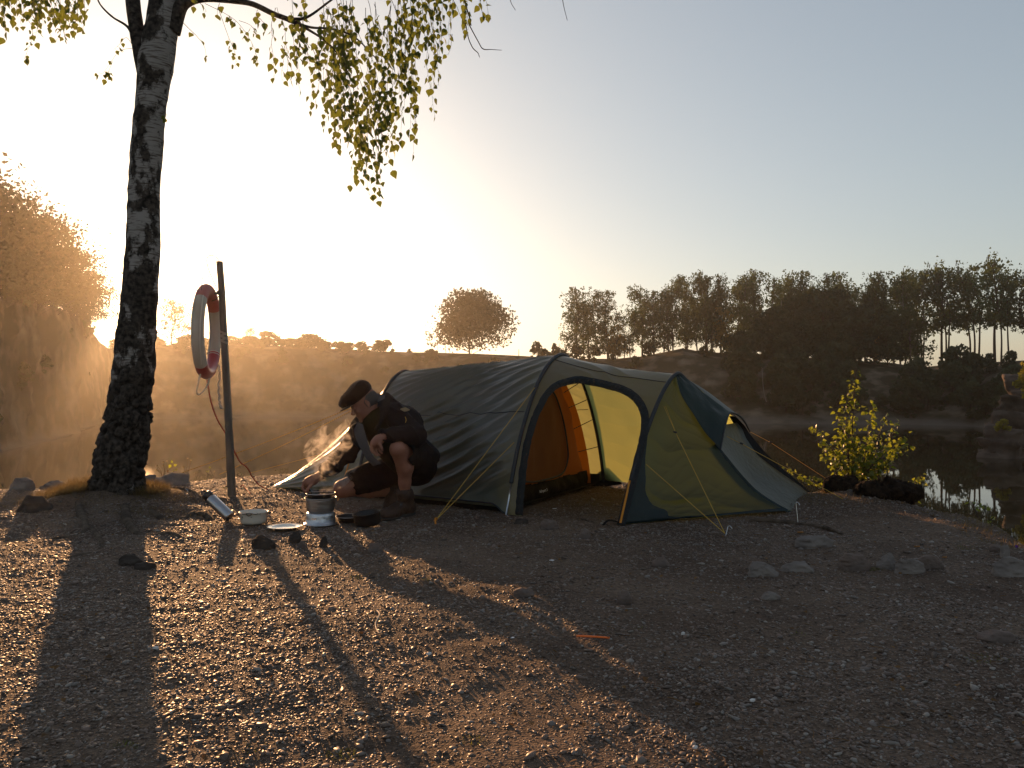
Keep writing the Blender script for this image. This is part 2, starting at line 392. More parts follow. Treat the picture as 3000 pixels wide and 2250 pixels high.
M_orange = mat('orange_inner_fabric', (.34, .10, .012), .7, bump=.4, bscale=14, trans=.35, tcol=(.75, .24, .02))
M_mesh = mat('orange_door_mesh', (.20, .06, .010), .8, bump=.4, bscale=14, trans=.25, tcol=(.45, .13, .015))
M_sleeve = mat('pole_sleeve', (.014, .016, .018), .6)
M_alu = mat('brushed_aluminium', (.62, .66, .70), .3, metal=1)
M_cord = mat('yellow_guy_cord', (.55, .36, .06), .6, trans=.3, tcol=(.8, .5, .1))
M_ostrap = mat('orange_webbing', (.75, .28, .02), .6, trans=.3)

def hoop(c, w, hw, h, p, q):
    c, w = np.array(c, float), np.array(w, float); w /= np.linalg.norm(w)
    def f(t):
        t = np.asarray(t, float); u = -np.cos(np.pi*t)
        z = h*np.clip(1-np.abs(u)**p, 0, 1)**q
        return np.stack([c[0]+w[0]*hw*u, c[1]+w[1]*hw*u, z], -1)
    return f
H_main = hoop((.435, 7.15), (.467, .884), .995, 1.25, 1.8, .72)
H_right = hoop((1.32, 6.51), (.617, .787), .90, 1.08, 1.6, 1.02)
H_left = hoop((-1.03, 7.925), (.42, .90), .80, 1.12, 1.8, .72)
def loft(A, B, ns, nt_, sag=.03, wr=None, t0=0, t1=1, s0=0, s1=1):
    s = np.linspace(s0, s1, ns); t = np.linspace(t0, t1, nt_); S, T = np.meshgrid(s, t, indexing='ij')
    a, b = A(T), B(T); V = a+(b-a)*S[..., None]
    c = (A(.5)+B(.5))/2*np.array([1, 1, 0])
    dirn = V-c; dirn[..., 2] *= .8
    ax = (B(.5)-A(.5)); ax[2] = 0; ax /= np.linalg.norm(ax)
    dirn -= (dirn @ ax)[..., None]*ax; dirn /= np.linalg.norm(dirn, axis=-1)[..., None]+1e-9
    V = V-dirn*(sag*np.sin(np.pi*np.clip(S, 0, 1))*(.3+.7*np.sin(np.pi*T)))[..., None]
    if wr is not None: V = V+dirn*wr(S, T)[..., None]
    return V, S, T
tent = root('tunnel_tent', (.4, 7.1, 0), 'olive green tunnel tent with its side door open, pitched on the gravel headland', 'tent')

# ---- long left sleeping section: main arch to left arch to the low end
def ridge(x): return np.abs(((x % 1)+1) % 1*2-1)
def wr_left(S, T):
    # folds fan out of the upper part of the main arch and run down to the far end
    e = np.sin(np.pi*np.clip(S, 0, 1))**.5
    ph = T*24*(1+.35*S)+S*5.5+.8*vn(S*3, T*4, 0, 21)
    f = (1-ridge(ph))**2.2*(.35+.65*vn(S*2+3, T*6, 0, 22)**2*2)
    ph2 = T*56+S*14+1.2*vn(S*4, T*9, 0, 23)
    g = (1-ridge(ph2))**2
    m = sstep(.05, .16, T)*(1-sstep(.48, .56, T))*.9+.35*sstep(.5, .6, T)*(1-sstep(.85, .95, T))
    return (.055*f+.010*g+.012*vn(S*4, T*7, 0, 24))*e*m
V1, S, T = loft(H_main, H_left, 110, 330, .015, wr_left)
V1[..., 2] += .075*(1-sstep(0, .04, T))*sstep(0, .1, S)+.05*(1-sstep(0, .04, 1-T))
g = G(); g.add(V1, grid_faces(110, 330)); 
fly = mk('sleeping_section_fly', g, M_fly, tent)
def inner_hull(A, B):
    c = (A(.5)+B(.5))/2*np.array([1, 1, 0])
    def sh(H): return lambda t: (H(t)-c)*np.array([.97, .90, .90])+c+np.array([0, 0, .03])
    return sh(A), sh(B)
IA, IB = inner_hull(H_main, H_left)
VI0, _, _ = loft(IA, IB, 20, 40, .03, None, s0=.06)
# end panel from the left arch down to the two far corners
cA, cB = np.array([-2.29, 7.77, .02]), np.array([-1.72, 8.75, .0])
def E_end(t):
    t = np.asarray(t, float); u = (1-np.cos(np.pi*t))/2
    return cA+(cB-cA)*u[..., None]+np.array([0, 0, 1])*(.10*np.sin(np.pi*t)**2)[..., None]
def wr_end(S, T):
    ph = T*17*(1+.5*S)+.6*vn(S*3, T*5, 0, 25)
    return (1-ridge(ph))**2*.016*np.sin(np.pi*np.clip(S, 0, 1))**.6
V2, S2, T2 = loft(H_left, E_end, 60, 200, .04, wr_end)
V2[..., 2] += .05*(1-sstep(0, .05, T2))*(1-S2)
mk('end_panel', G().add(V2, grid_faces(60, 200)), M_fly, tent)
for tt_ in (.27, .74):
    j = int(tt_*329); mk('seam', tube(V1[2:-2, j]+np.array([0, -.002, .002]), .0028, 5), M_sleeve, tent)
# black floor skirt below the raised hem
def strip(pts, z0, z1, off=(0, 0)):
    p = np.array(pts, float); g = G(); n = len(p)
    top = np.column_stack([p[:, 0]+off[0], p[:, 1]+off[1], np.broadcast_to(z1, n)]); bot = np.column_stack([p[:, 0], p[:, 1], np.broadcast_to(z0, n)])
    return g.add(np.vstack([bot, top]), [(i, i+1, n+i+1, n+i) for i in range(n-1)])
sk = spline([(.0, 6.34), (-.5, 6.66), (-1.38, 7.30), (-2.0, 7.68), (-2.20, 7.86), (-1.75, 8.62), (-.70, 8.58), (.1, 8.3), (.84, 7.98)], 90)
sk = np.column_stack([sk, np.zeros(90)])
zt_ = np.interp(sk[:, 0], [-2.3, -2.0, -1.4, 0, .4], [.03, .05, .11, .125, .12])
gs = strip(sk, -.02, zt_, (.02, .03))
mk('floor_skirt', gs, M_black, tent)
mk('inner_tent_body', G().add(VI0, grid_faces(20, 40)), M_orange, tent)
fl = G().add([(.0, 6.36, .03), (-1.38, 7.32, .03), (-2.2, 7.85, .03), (-1.72, 8.62, .03), (-.7, 8.54, .03), (.82, 7.95, .03)], [(0, 5, 4, 3, 2, 1)])
mk('inner_floor', fl, M_black, tent, smooth=False)

# ---- middle section with the open doorway
DOOR = np.array([(.13, -.01), (.12, .09), (.10, .16), (.09, .23), (.12, .315), (.17, .35), (.28, .380), (.42, .390), (.62, .392), (.78, .380), (.90, .352), (.965, .31), (.985, .24), (.995, .12), (.995, -.01)])
def in_poly(px, py, poly):
    ins = np.zeros(px.shape, bool); n = len(poly)
    for i in range(n):
        a, b = poly[i], poly[(i+1) % n]
        ins ^= ((a[1] > py) != (b[1] > py)) & (px < (b[0]-a[0])*(py-a[1])/(b[1]-a[1]+1e-12)+a[0])
    return ins
def wr_mid(S, T):
    return (.010*(1-ridge(T*19+S*2+vn(S*3, T*4, 0, 31)))**2+.004*vn(S*7, T*12, 0, 32))*np.sin(np.pi*np.clip(S, 0, 1))
NM, NT = 120, 360
V3, S3, T3 = loft(H_main, H_right, NM, NT, .03, wr_mid)
V3[..., 2] += .055*sstep(.93, 1, T3); dc = spline(DOOR, 160)
ff = np.array(grid_faces(NM, NT)); sc_, tc_ = S3.ravel()[ff].mean(1), T3.ravel()[ff].mean(1)
hole = in_poly(sc_, tc_, dc)
mid = mk('door_section_fly', None, M_roof, tent, v=V3.reshape(-1, 3), f=ff[~hole])
def mid_pt(s, t):
    a, b = H_main(t), H_right(t); i = np.clip((np.asarray(s)*(NM-1)).round().astype(int), 0, NM-1); j = np.clip((np.asarray(t)*(NT-1)).round().astype(int), 0, NT-1)
    return V3[i, j]
dpt = np.array([mid_pt(np.array(a), np.array(max(b, 0))) for a, b in dc])
k_ = np.ones(7)/7; dsm = np.column_stack([np.convolve(np.pad(dpt[:, c], 3, 'edge'), k_, 'valid') for c in range(3)])
# the gathered band round the doorway
mk('seam', tube(V3[2:-2, int(.445*359)]+np.array([0, -.002, .002]), .0028, 5), M_sleeve, tent)
cen = dsm.mean(0); band = G(); nb = 9; VB = []
Tn = np.gradient(dsm, axis=0); Tn /= np.linalg.norm(Tn, axis=1)[:, None]
nrm = np.array([-.45, -.85, .25]); nrm /= np.linalg.norm(nrm)
for i, p in enumerate(dsm):
    side = np.cross(Tn[i], nrm); side /= np.linalg.norm(side)
    if side.dot(cen-p) > 0: side = -side
    for k in range(nb):
        a = k/(nb-1)
        VB.append(p+side*(-.014+.064*a)+nrm*(.010+.012*math.sin(math.pi*a)+.006*float(vn(i*.9, a*3, 0, 33))))
mk('door_trim', band.add(VB, grid_faces(160, nb)), M_trim, tent)

# ---- right vestibule
def wpt(px, py, Y): return tuple(P(px, py, Y))
crF = spline([tuple(H_right(np.array(.485))), wpt(2000, 1160, 6.40), wpt(2036, 1217, 6.38), wpt(2065, 1262, 6.36), wpt(2105, 1308, 6.33), wpt(2181, 1400, 6.33), wpt(2235, 1450, 6.33), wpt(2325, 1503, 6.32)], 120)[::-1]
crB = spline([tuple(H_right(np.array(.53))), (1.72, 6.86, .84), (1.93, 6.93, .66), wpt(2200, 1285, 6.94), wpt(2260, 1352, 6.93), wpt(2391, 1464, 6.90)], 120)[::-1]
def curve(c, lo=0, hi=1):
    def f(t):
        t = np.asarray(t, float)*(hi-lo)+lo; n = len(c)-1
        return np.stack([np.interp(t*n, np.arange(n+1), c[:, k]) for k in range(3)], -1)
    return f
HF = lambda t: H_right(np.asarray(t)*.485)
def wr_v(S, T):
    e = np.sin(np.pi*np.clip(S, 0, 1))**.7
    return e*(.022*(1-ridge(S*1.2+T*4.2+.5*vn(S*3, T*3, 0, 41)))**4+.008*vn(S*4, T*5, 0, 42)+.005*(1-ridge(S*3+T*11+.8*vn(S*5, T*5, 0, 43)))**3+.004*(1-ridge(T*16-S*5))**2*(T < .4))
def patch(A, B, ns, nt_, wr, nrm, sag=0):
    s = np.linspace(0, 1, ns); t = np.linspace(0, 1, nt_); S, T = np.meshgrid(s, t, indexing='ij'); a, b = A(T), B(T)
    V = a+(b-a)*S[..., None]; nrm = np.array(nrm, float)/np.linalg.norm(nrm)
    return V+nrm*(wr(S, T)-sag*np.sin(np.pi*S)*np.sin(np.pi*T))[..., None]
def Qc(t): # vestibule crease with the lower front corner at t = 0
    return curve(crF)(t)
VF = patch(HF, Qc, 110, 180, wr_v, (-.3, -.9, .3), .03)
VF[..., 2] += 0.02*(1-sstep(0, .03, np.linspace(0, 1, 180)))[None, :]
mk('vestibule_front_panel', G().add(VF, grid_faces(110, 180)), M_fly2, tent)
HB = lambda t: H_right(1-np.asarray(t)*.47)
VBk = patch(HB, curve(crB), 60, 100, wr_v, (.3, .9, .3), .02)
mk('vestibule_back_panel', G().add(VBk, grid_faces(60, 100)), M_fly2, tent)
# sloping end panel between the creases
def wr_e(S, T): return .006*vn(S*4, T*8, 0, 45)*np.sin(np.pi*S)
VE = patch(curve(crF, 0, .60), curve(crB, 0, .62), 50, 120, wr_e, (.7, -.3, .6), .05)
mk('vestibule_end_panel', G().add(VE, grid_faces(50, 120)), M_end, tent)
# vent hood of doubled dark fabric
rid = spline([tuple(H_right(np.array(.505))), wpt(2031, 1123, 6.55), wpt(2080, 1166, 6.56), wpt(2138, 1208, 6.56)], 60)
hf = curve(crF[::-1], 0, .60); hb = curve(crB[::-1], 0, .56)
S, T = np.meshgrid(np.linspace(0, 1, 40), np.linspace(0, 1, 60), indexing='ij')
r_ = curve(rid)(T); a_f = hf(T)+np.array([-.03, -.035, .02])*np.sin(np.pi*T/2)[..., None]; VH = a_f+(r_-a_f)*S[..., None]
VH += np.array([-.1, -.5, .85])*(.05*np.sin(np.pi*S)*T+.008*vn(S*5, T*6, 0, 46))[..., None]
b_f = hb(T)+np.array([.02, .03, .03])*np.sin(np.pi*T/2)[..., None]; VH2 = r_+(b_f-r_)*S[..., None]
VH2 += np.array([.3, .5, .8])*(.05*np.sin(np.pi*S)*T)[..., None]
hood = mk('vent_hood', G().add(VH, grid_faces(40, 60)).add(VH2, grid_faces(40, 60)), M_teal, tent)
hoodrim = np.vstack([VH[:, -1], VH2[1:, -1]])
mk('hood_rim', tube(hoodrim, .008, 6), M_sleeve, hood)
# reinforcement strip along the front crease and the foot
cs = crF[::-1][66:]; sgn = np.array([-.05, -.06, .0])
st = G(); VS = []
for i, p in enumerate(cs):
    a = i/(len(cs)-1); wd = .125*math.sin(math.pi*(.35+.62*a))**.8+.012
    VS += [p+np.array([-.002, -.008, .003]), p+np.array([-.55, -.05, -.25])*wd+np.array([0, -.012, 0])]
mk('crease_strip', st.add(VS, grid_faces(len(cs), 2)), M_teal, tent)
# dark teal sheet standing in for shade on the panel's lower front corner
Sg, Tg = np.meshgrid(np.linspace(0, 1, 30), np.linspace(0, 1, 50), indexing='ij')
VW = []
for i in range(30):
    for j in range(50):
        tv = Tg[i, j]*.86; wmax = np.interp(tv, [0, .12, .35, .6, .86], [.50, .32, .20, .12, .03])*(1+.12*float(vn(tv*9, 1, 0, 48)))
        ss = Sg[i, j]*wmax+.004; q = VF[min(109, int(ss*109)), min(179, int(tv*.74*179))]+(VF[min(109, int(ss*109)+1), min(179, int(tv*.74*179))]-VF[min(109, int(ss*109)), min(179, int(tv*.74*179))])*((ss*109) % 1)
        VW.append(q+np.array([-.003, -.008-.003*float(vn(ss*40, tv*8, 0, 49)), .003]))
mk('corner_shade', G().add(VW, grid_faces(30, 50)), M_teal, tent)
Sg, Tg = np.meshgrid(np.linspace(.3, .97, 60), np.linspace(0, 1, 5), indexing='ij'); VW = []
for i in range(60):
    for j in range(5):
        VW.append(VF[min(109, int(Sg[i, j]*109)), int(Tg[i, j]*5+.5)]*1.0+np.array([0, -.009, .002+Tg[i, j]*.015]))
mk('hem_teal_strip', G().add(VW, grid_faces(60, 5)), M_teal, tent)  # narrow dark teal strip laid along the vestibule hem
bk_ = crB[::-1][40:]; VS = []
for i, p in enumerate(bk_):
    a = i/(len(bk_)-1); wd = .13*math.sin(math.pi*min(1, .15+a*.85))+.015; VS += [p+np.array([.012, .0, .014]), p+np.array([-.75, -.5, -.1])*wd+np.array([0, -.002, .028])]
mk('back_hem_strip', G().add(VS, grid_faces(len(bk_), 2)), M_black, tent)
# ---- poles, sleeves
for H, r, lo in ((H_main, .017, .105), (H_right, .016, .0), (H_left, .017, 0)):
    mk('pole_sleeve', tube(H(np.linspace(lo, 1 if H is not H_main else .97, 90))*np.array([1, 1, 1])+np.array([0, 0, .006]), r, 8), M_sleeve, tent)
p0 = H_main(np.array(.110)); mk('tent_pole', tube([p0, (-.045, 6.255, .0)], .0075, 8), M_alu, tent)
mk('tent_pole', tube([H_main(np.array(.975)), H_main(np.array(1.0))], .006, 8), M_alu, tent)
# reinforcement panel along the front of the main arch foot
# ---- inner tent wall just left of the main arch
axm = np.array([-.884, .467, 0])
def inner_pt(u, z): # u along the arch width -1..1
    b = np.array([.435+.467*.93*u, 7.15+.884*.93*u, z])+axm*.10; return b
def inner_top(u): 
    return np.interp(u, [-1, -.9, -.75, -.55, -.3, 0, .2, .35, .5, .66, .8], [.10, .40, .66, .86, 1.04, 1.13, 1.02, .84, .62, .36, .10])
us = np.linspace(-.98, .80, 90); gi = G(); VI = []; nz_ = 50
for u in us:
    for k in range(nz_):
        a = k/(nz_-1); p = inner_pt(u, .16*(1-a)+a*max(inner_top(u), .17)); 
        p = p-axm*(.018*float(vn(u*7, a*3, 0, 51))+.012*float(vn(u*16, a*1.2, 0, 52))); VI.append(p)
inner = mk('inner_tent_wall', gi.add(VI, grid_faces(90, nz_)), M_orange, tent)
VI = []
for u in np.linspace(-.98, .83, 60):
    for k in range(12):
        a = k/11; p = inner_pt(u, .17*a)-axm*(.02*math.sin(a*3)+.012*float(vn(u*13+a*2, a*2, 0, 53))); VI.append(p)
mk('floor_tub', G().add(VI, grid_faces(60, 12)), M_black, tent)
# D-shaped inner door: a darker mesh panel and its dark zip
dz = spline([(-.80, .24), (-.78, .45), (-.62, .72), (-.42, .90), (-.22, .97), (-.02, .90), (.16, .68), (.26, .45), (.27, .32), (.16, .21), (-.1, .185), (-.5, .19), (-.80, .24)], 90)
dp = np.array([inner_pt(u, z)-axm*.045 for u, z in dz])
mk('zip', tube(dp, .009, 6, cap=False), M_sleeve, inner)
cen2 = np.array([inner_pt(-.25, .5)-axm*.03]); VI = []
for r in np.linspace(0, 1, 16):
    for i in range(90):
        p = cen2[0]+(dp[i]+axm*.012-cen2[0])*r; VI.append(p-axm*(.022*float(vn(p[1]*9, p[2]*3, 0, 55))*math.sin(math.pi*min(r+.1, 1))))
mk('inner_door', G().add(VI, grid_faces(16, 90)), M_mesh, inner)
# small white maker's mark on the tub
def text(name, body, size, loc, rot, m, parent):
    cu = bpy.data.curves.new(name, 'FONT'); cu.body = body; cu.size = size; cu.extrude = .0006; cu.align_x = 'CENTER'
    o = bpy.data.objects.new(name, cu); COL.objects.link(o); bpy.context.view_layer.update()
    me = bpy.data.meshes.new_from_object(o); bpy.data.objects.remove(o); me.name = name
    me.materials.clear(); me.materials.append(m); q = bpy.data.objects.new(name, me); COL.objects.link(q)
    q.parent = parent; q.location = tuple(np.array(loc)-base_of(parent)); q.rotation_euler = rot; return q
M_white = mat('white_print', (.6, .6, .6), .6)
lp = inner_pt(-.28, .085)-axm*.05
text('printed_mark', 'fell sport 3', .035, lp, (R(80), 0, math.atan2(.884, .467)), M_white, tent)
# toggles between the inner wall and the fly
for u, z, tt_ in ((.28, .94, .58), (.40, .80, .64), (.52, .60, .70), (.64, .38, .78)):
    mk('toggle_cord', tube([inner_pt(u, z-.02), H_main(np.array(tt_+.06))*np.array([1, 1, .97])], .004, 5), M_sleeve, tent)
# lower black gusset at the back foot of the main arch
bf = H_main(np.array(1.0)); 
mk('foot_gusset', G().add([bf+np.array([-.17, .07, .03]), bf+np.array([.17, -.09, .03]), bf+np.array([0, -.01, .20]), bf+np.array([-.02, -.02, -.01])], [(0, 3, 1, 2)]), M_black, tent, smooth=False)
# orange webbing and black foot strap at the right arch
rf = H_right(np.array(.0))
mk('foot_webbing', tube(spline([H_right(np.array(.20))+np.array([-.02, -.02, 0]), rf+np.array([.0, -.02, .02])], 12), .009, 6, flat=.3), M_ostrap, tent)
mk('foot_strap', tube(spline([rf+np.array([0, 0, .02]), rf+np.array([-.08, .0, .035]), rf+np.array([-.13, -.03, .0])], 12), .018, 6, flat=.3), M_black, tent)
# side release strap by the crouching man
mk('foot_webbing', tube([wpt(1025, 1345, 7.3), wpt(985, 1483, 6.95)], .007, 5, flat=.4), M_ostrap, tent)
# hem cord and vents
hem = V1[:, 0]; mk('hem_tape', tube(np.vstack([hem]), .007, 5), M_sleeve, tent)
# ---- guy lines
def guy(a, b, sagz=0.0, r=.0028):
    a, b = np.array(a, float), np.array(b, float); t = np.linspace(0, 1, 14)[:, None]; p = a+(b-a)*t; p[:, 2] -= sagz*np.sin(np.pi*t[:, 0])
    return mk('guy_line', tube(p, r, 5), M_cord, tent)
PEGS = {}
pgA = np.array([(1277-1500)/F*5.90, 5.90, .0]); pgB = np.array([(2124-1500)/F*5.37, 5.37, .0]); pgC = P(2524, 1497, 6.42); pgD = P(534, 1385, 8.75); pgE = P(643, 1390, 8.6)
aA = H_main(np.array(.255)); aA2 = H_main(np.array(.12))
guy(P(1566, 1136, 6.62), pgA+(0, 0, .02)); guy(P(1506, 1296, 6.33), pgA+(0, 0, .02))
guy(P(1945, 1190, 6.25), P(1980, 1268, 6.05), r=.002); guy(P(1950, 1190, 6.26), P(1980, 1268, 6.05), r=.002); guy(P(1980, 1268, 6.05), pgB+(0, 0, .02)); guy(P(1893, 1360, 5.98), pgB+(0, 0, .02))
hc = VH[0, -1]; guy(hc+np.array([.05, .0, .10]), P(2172, 1300, 6.35), r=.002); guy(P(2172, 1300, 6.35), pgC+(0, 0, .015))
hb_ = VH2[-1, -1]; guy(hb_, P(2257, 1296, 7.3), r=.0024); guy(P(2257, 1296, 7.3), P(2440, 1415, 8.1), r=.0024)
guy(P(1112, 1160, 7.62), pgD, .02); guy(P(1112, 1160, 7.62), pgE, .02); guy(P(1060, 1300, 8.0), P(735, 1385, 9.0), 0, .002)
for q in (P(1978, 1266, 6.04), P(2172, 1299, 6.34), P(2257, 1295, 7.29)):
    mk('line_tensioner', tube([q-np.array([.012, 0, -.004]), q+np.array([.012, 0, -.004])], .008, 6), M_sleeve, tent)
# ================================================================== THE BIRCH
gz = lambda x, y: float(ground_h(np.array([x]), np.array([y]), False)[0])
def bark_mat():
    m = bpy.data.materials.new("birch_bark"); m.use_nodes = True; t = m.node_tree; L = t.links.new; b = t.nodes['Principled BSDF']
    b.inputs['Roughness'].default_value = .8; b.inputs['Specular IOR Level'].default_value = .1
    tc = N(t, 'ShaderNodeTexCoord'); mp = N(t, 'ShaderNodeMapping'); mp.inputs['Scale'].default_value = (1, 1, .8)
    mp2 = N(t, 'ShaderNodeMapping'); mp2.inputs['Scale'].default_value = (3, 3, 26)
    n = N(t, 'ShaderNodeTexNoise', Scale=6.5, Detail=7.0, Roughness=.62); n2 = N(t, 'ShaderNodeTexNoise', Scale=3.0, Detail=3.0); n3 = N(t, 'ShaderNodeTexNoise', Scale=30.0, Detail=5.0)
    L(tc.outputs['Object'], mp.inputs[0]); L(mp.outputs[0], n.inputs['Vector']); L(tc.outputs['Object'], mp2.inputs[0]); L(mp2.outputs[0], n2.inputs['Vector']); L(tc.outputs['Object'], n3.inputs['Vector'])
    at = N(t, 'ShaderNodeAttribute', attribute_name='white')
    s1 = N(t, 'ShaderNodeMath', operation='ADD'); L(n.outputs['Fac'], s1.inputs[0]); L(at.outputs['Fac'], s1.inputs[1])
    r = N(t, 'ShaderNodeValToRGB'); r.color_ramp.elements[0].position = .60; r.color_ramp.elements[1].position = .66
    L(s1.outputs[0], r.inputs[0])
    dk = N(t, 'ShaderNodeValToRGB'); dk.color_ramp.elements[0].color = (.014, .011, .009, 1); dk.color_ramp.elements[1].color = (.088, .068, .054, 1); dk.color_ramp.elements[0].position = .35; dk.color_ramp.elements[1].position = .7
    L(n3.outputs['Fac'], dk.inputs[0])
    wt = N(t, 'ShaderNodeValToRGB'); wt.color_ramp.elements[0].color = (.10, .075, .06, 1); wt.color_ramp.elements[1].color = (.29, .26, .235, 1); wt.color_ramp.elements[0].position = .36; wt.color_ramp.elements[1].position = .50
    L(n2.outputs['Fac'], wt.inputs[0])
    mx = N(t, 'ShaderNodeMix', data_type='RGBA'); L(r.outputs[0], mx.inputs[0]); L(dk.outputs[0], mx.inputs[6]); L(wt.outputs[0], mx.inputs[7]); L(mx.outputs[2], b.inputs['Base Color'])
    bp = N(t, 'ShaderNodeBump', Strength=.8, Distance=.01); L(n3.outputs['Fac'], bp.inputs['Height']); L(bp.outputs[0], b.inputs['Normal'])
    return m
M_bark = bark_mat()
M_twig = mat('dark_twig', (.030, .019, .014), .8)
M_leaf = mat('birch_leaf', (.040, .058, .012), .5, spec=.25, attr='tone', col2=(.085, .080, .015), trans=.48, tcol=(.17, .21, .025))
M_leafy = mat('fresh_birch_leaf', (.05, .085, .012), .33, spec=.5, attr='tone', col2=(.12, .12, .015), trans=.5, tcol=(.32, .36, .03))

birch = root('birch_tree', (TREE[0], TREE[1], .1), 'large leaning birch with black fissured base and white upper bark beside the life ring post', 'tree')
def trunk_mesh(cp, nring, nrow, amp):
    cp = np.array(cp, float); c = spline(np.column_stack([cp[:, 0], cp[:, 1], cp[:, 2]]), nrow); r = spline(np.column_stack([cp[:, 3]]*3), nrow)[:, 0]
    T = np.gradient(c, axis=0); T /= np.linalg.norm(T, axis=1)[:, None]; V = np.zeros((nrow, nring, 3)); W = np.zeros((nrow, nring)); L_ = np.concatenate([[0], np.cumsum(np.linalg.norm(np.diff(c, axis=0), axis=1))])
    A = np.array([0, -1.0, 0]); th = np.arange(nring)*2*math.pi/nring
    for i in range(nrow):
        A = A-T[i]*A.dot(T[i]); A /= np.linalg.norm(A); B = np.cross(T[i], A)
        dirs = np.cos(th)[:, None]*A+np.sin(th)[:, None]*B
        z = c[i, 2]; low = 1-sstep(.55, 1.9, z)
        q = dirs*r[i]
        cell = 1-np.abs(vn(q[:, 0]*17+9, q[:, 1]*17, L_[i]*9, 71)); cell2 = 1-np.abs(vn(q[:, 0]*34, q[:, 1]*34, L_[i]*20, 72))
        d = amp*(low*(-.038*cell**5-.014*cell2**4+.012*vn(q[:, 0]*40, q[:, 1]*40, L_[i]*25, 73))+(.15+.3*low)*.03*vn(q[:, 0]*8, q[:, 1]*8, L_[i]*3, 74)+.005*vn(q[:, 0]*30, q[:, 1]*30, L_[i]*14, 75))
        fl = .10*math.exp(-max(z-.08, 0)/.12)*(.5+.7*np.maximum(vn(np.cos(th)*1.6, np.sin(th)*1.6, 0, 76), -.3))
        V[i] = c[i]+dirs*(r[i]+d+fl*amp)[:, None]
        side = sstep(-.2, 1, dirs[:, 0])
        W[i] = np.interp(z, [0, .5, 1.1, 1.55, 2.0, 2.7, 3.2, 4, 6], [-.10, -.04, .02, .05, .10, .16, .07, .03, .0])+(.12*side*sstep(2.6, 3.2, z))-.04*vn(0, 0, z*1.7, 77)
    return V, W
k = 6.62
def tp(px, py, wpx, Y=k): p = P(px, py, Y); return (p[0], p[1], p[2], wpx/F*Y/2)
pts = [tp(336, 1540, 165), tp(340, 1470, 150), tp(347, 1400, 146), tp(358, 1320, 146), tp(376, 1230, 134), tp(386, 1130, 120), tp(399, 1000, 110), tp(411, 850, 100), tp(419, 700, 94), tp(422, 560, 90), tp(434, 400, 87), tp(447, 270, 87), tp(455, 200, 98), tp(470, 110, 92), tp(481, 20, 84), tp(495, -200, 76), tp(530, -700, 55), tp(560, -1500, 20)]
V, W = trunk_mesh(pts, 110, 620, 1.25)
mk('trunk', G().add(V, grid_faces(620, 110, False, True)), M_bark, birch, attr={'white': W.ravel()})
def limb(pts_, nr=14, name='branch', par=birch, m=None, amp=.4):
    V, W = trunk_mesh(pts_, nr, 60, amp); o = mk(name, G().add(V, grid_faces(60, nr, False, True)), m or M_bark, par, attr={'white': (W*0-.25).ravel()}); return o
limb([tp(440, 265, 50), tp(424, 200, 50), tp(408, 130, 44), tp(396, 60, 42), tp(388, -10, 40), tp(375, -200, 34), tp(330, -600, 14)], 40, amp=.5)
limb([tp(498, 90, 60), tp(525, 25, 44), tp(560, 4, 24), tp(610, -3, 18), tp(680, 2, 17), tp(740, 12, 16), tp(800, 40, 15), tp(852, 60, 14), tp(905, 88, 8), tp(960, 125, 6), tp(1000, 170, 4), (P(1040, 200, 6.3)[0], 6.3, P(1040, 200, 6.3)[2], .003)], 16, amp=.15)
limb([tp(850, 58, 12), tp(900, 50, 8), tp(960, 8, 6), tp(1010, -30, 4)], 10, amp=.1)
limb([tp(845, 60, 11), tp(910, 80, 7), tp(975, 85, 6), tp(1040, 110, 5), tp(1110, 180, 3)], 10, amp=.1)
limb([tp(400, 130, 16), tp(375, 80, 8), tp(330, 50, 6), tp(295, 15, 5), tp(280, -20, 4)], 8, amp=.1)
limb([tp(500, -300, 40), tp(700, -360, 26), tp(950, -330, 18), tp(1200, -180, 9), tp(1330, -60, 6), tp(1372, 40, 4), tp(1380, 75, 3)], 10, amp=.1)
limb([tp(480, -250, 36), tp(300, -330, 24), tp(120, -280, 14), tp(-60, -150, 8)], 10, amp=.1)
limb([tp(1364, 68, 3.5), tp(1372, 110, 3), tp(1385, 140, 3), tp(1400, 155, 2.5), tp(1405, 168, 2)], 6, amp=.02)
limb([tp(1372, 68, 3.5), tp(1400, 120, 3), tp(1415, 143, 3), tp(1440, 145, 2), tp(1470, 147, 1.4)], 6, amp=.02)
limb([tp(1490, -60, 3), tp(1495, 0, 2), tp(1510, 30, 1.5)], 5, amp=.02); limb([tp(1640, -60, 3), tp(1650, 10, 2), tp(1662, 60, 1.5)], 5, amp=.02)

def leaf_geo(g, tones, p, d, up, L, tone):
    """a pointed, toothed birch leaf folded on its midrib"""
    d = d/np.linalg.norm(d); s = np.cross(d, up); n = np.linalg.norm(s); s = s/n if n > 1e-6 else np.array([1.0, 0, 0]); nn_ = np.cross(s, d)
    prof = ((0, 0), (.12, .30), (.32, .40), (.55, .30), (.8, .12), (1, 0)); v = []
    fold = .12*L; curl = -.10*L
    mid = [p+d*L*a+nn_*curl*(a*a) for a, b in prof]; l = [m-s*b*L+nn_*fold*b*2 for m, (a, b) in zip(mid, prof)]; r = [m+s*b*L+nn_*fold*b*2 for m, (a, b) in zip(mid, prof)]
    v = mid+l[1:5]+r[1:5]; f = [(0, 6, 1), (0, 1, 10)]
    for i in range(3): f += [(1+i, 6+i, 7+i, 2+i), (2+i, 11+i, 10+i, 1+i)]
    f += [(4, 9, 5), (4, 5, 13)]
    g.add(v, f); tones += [tone]*14
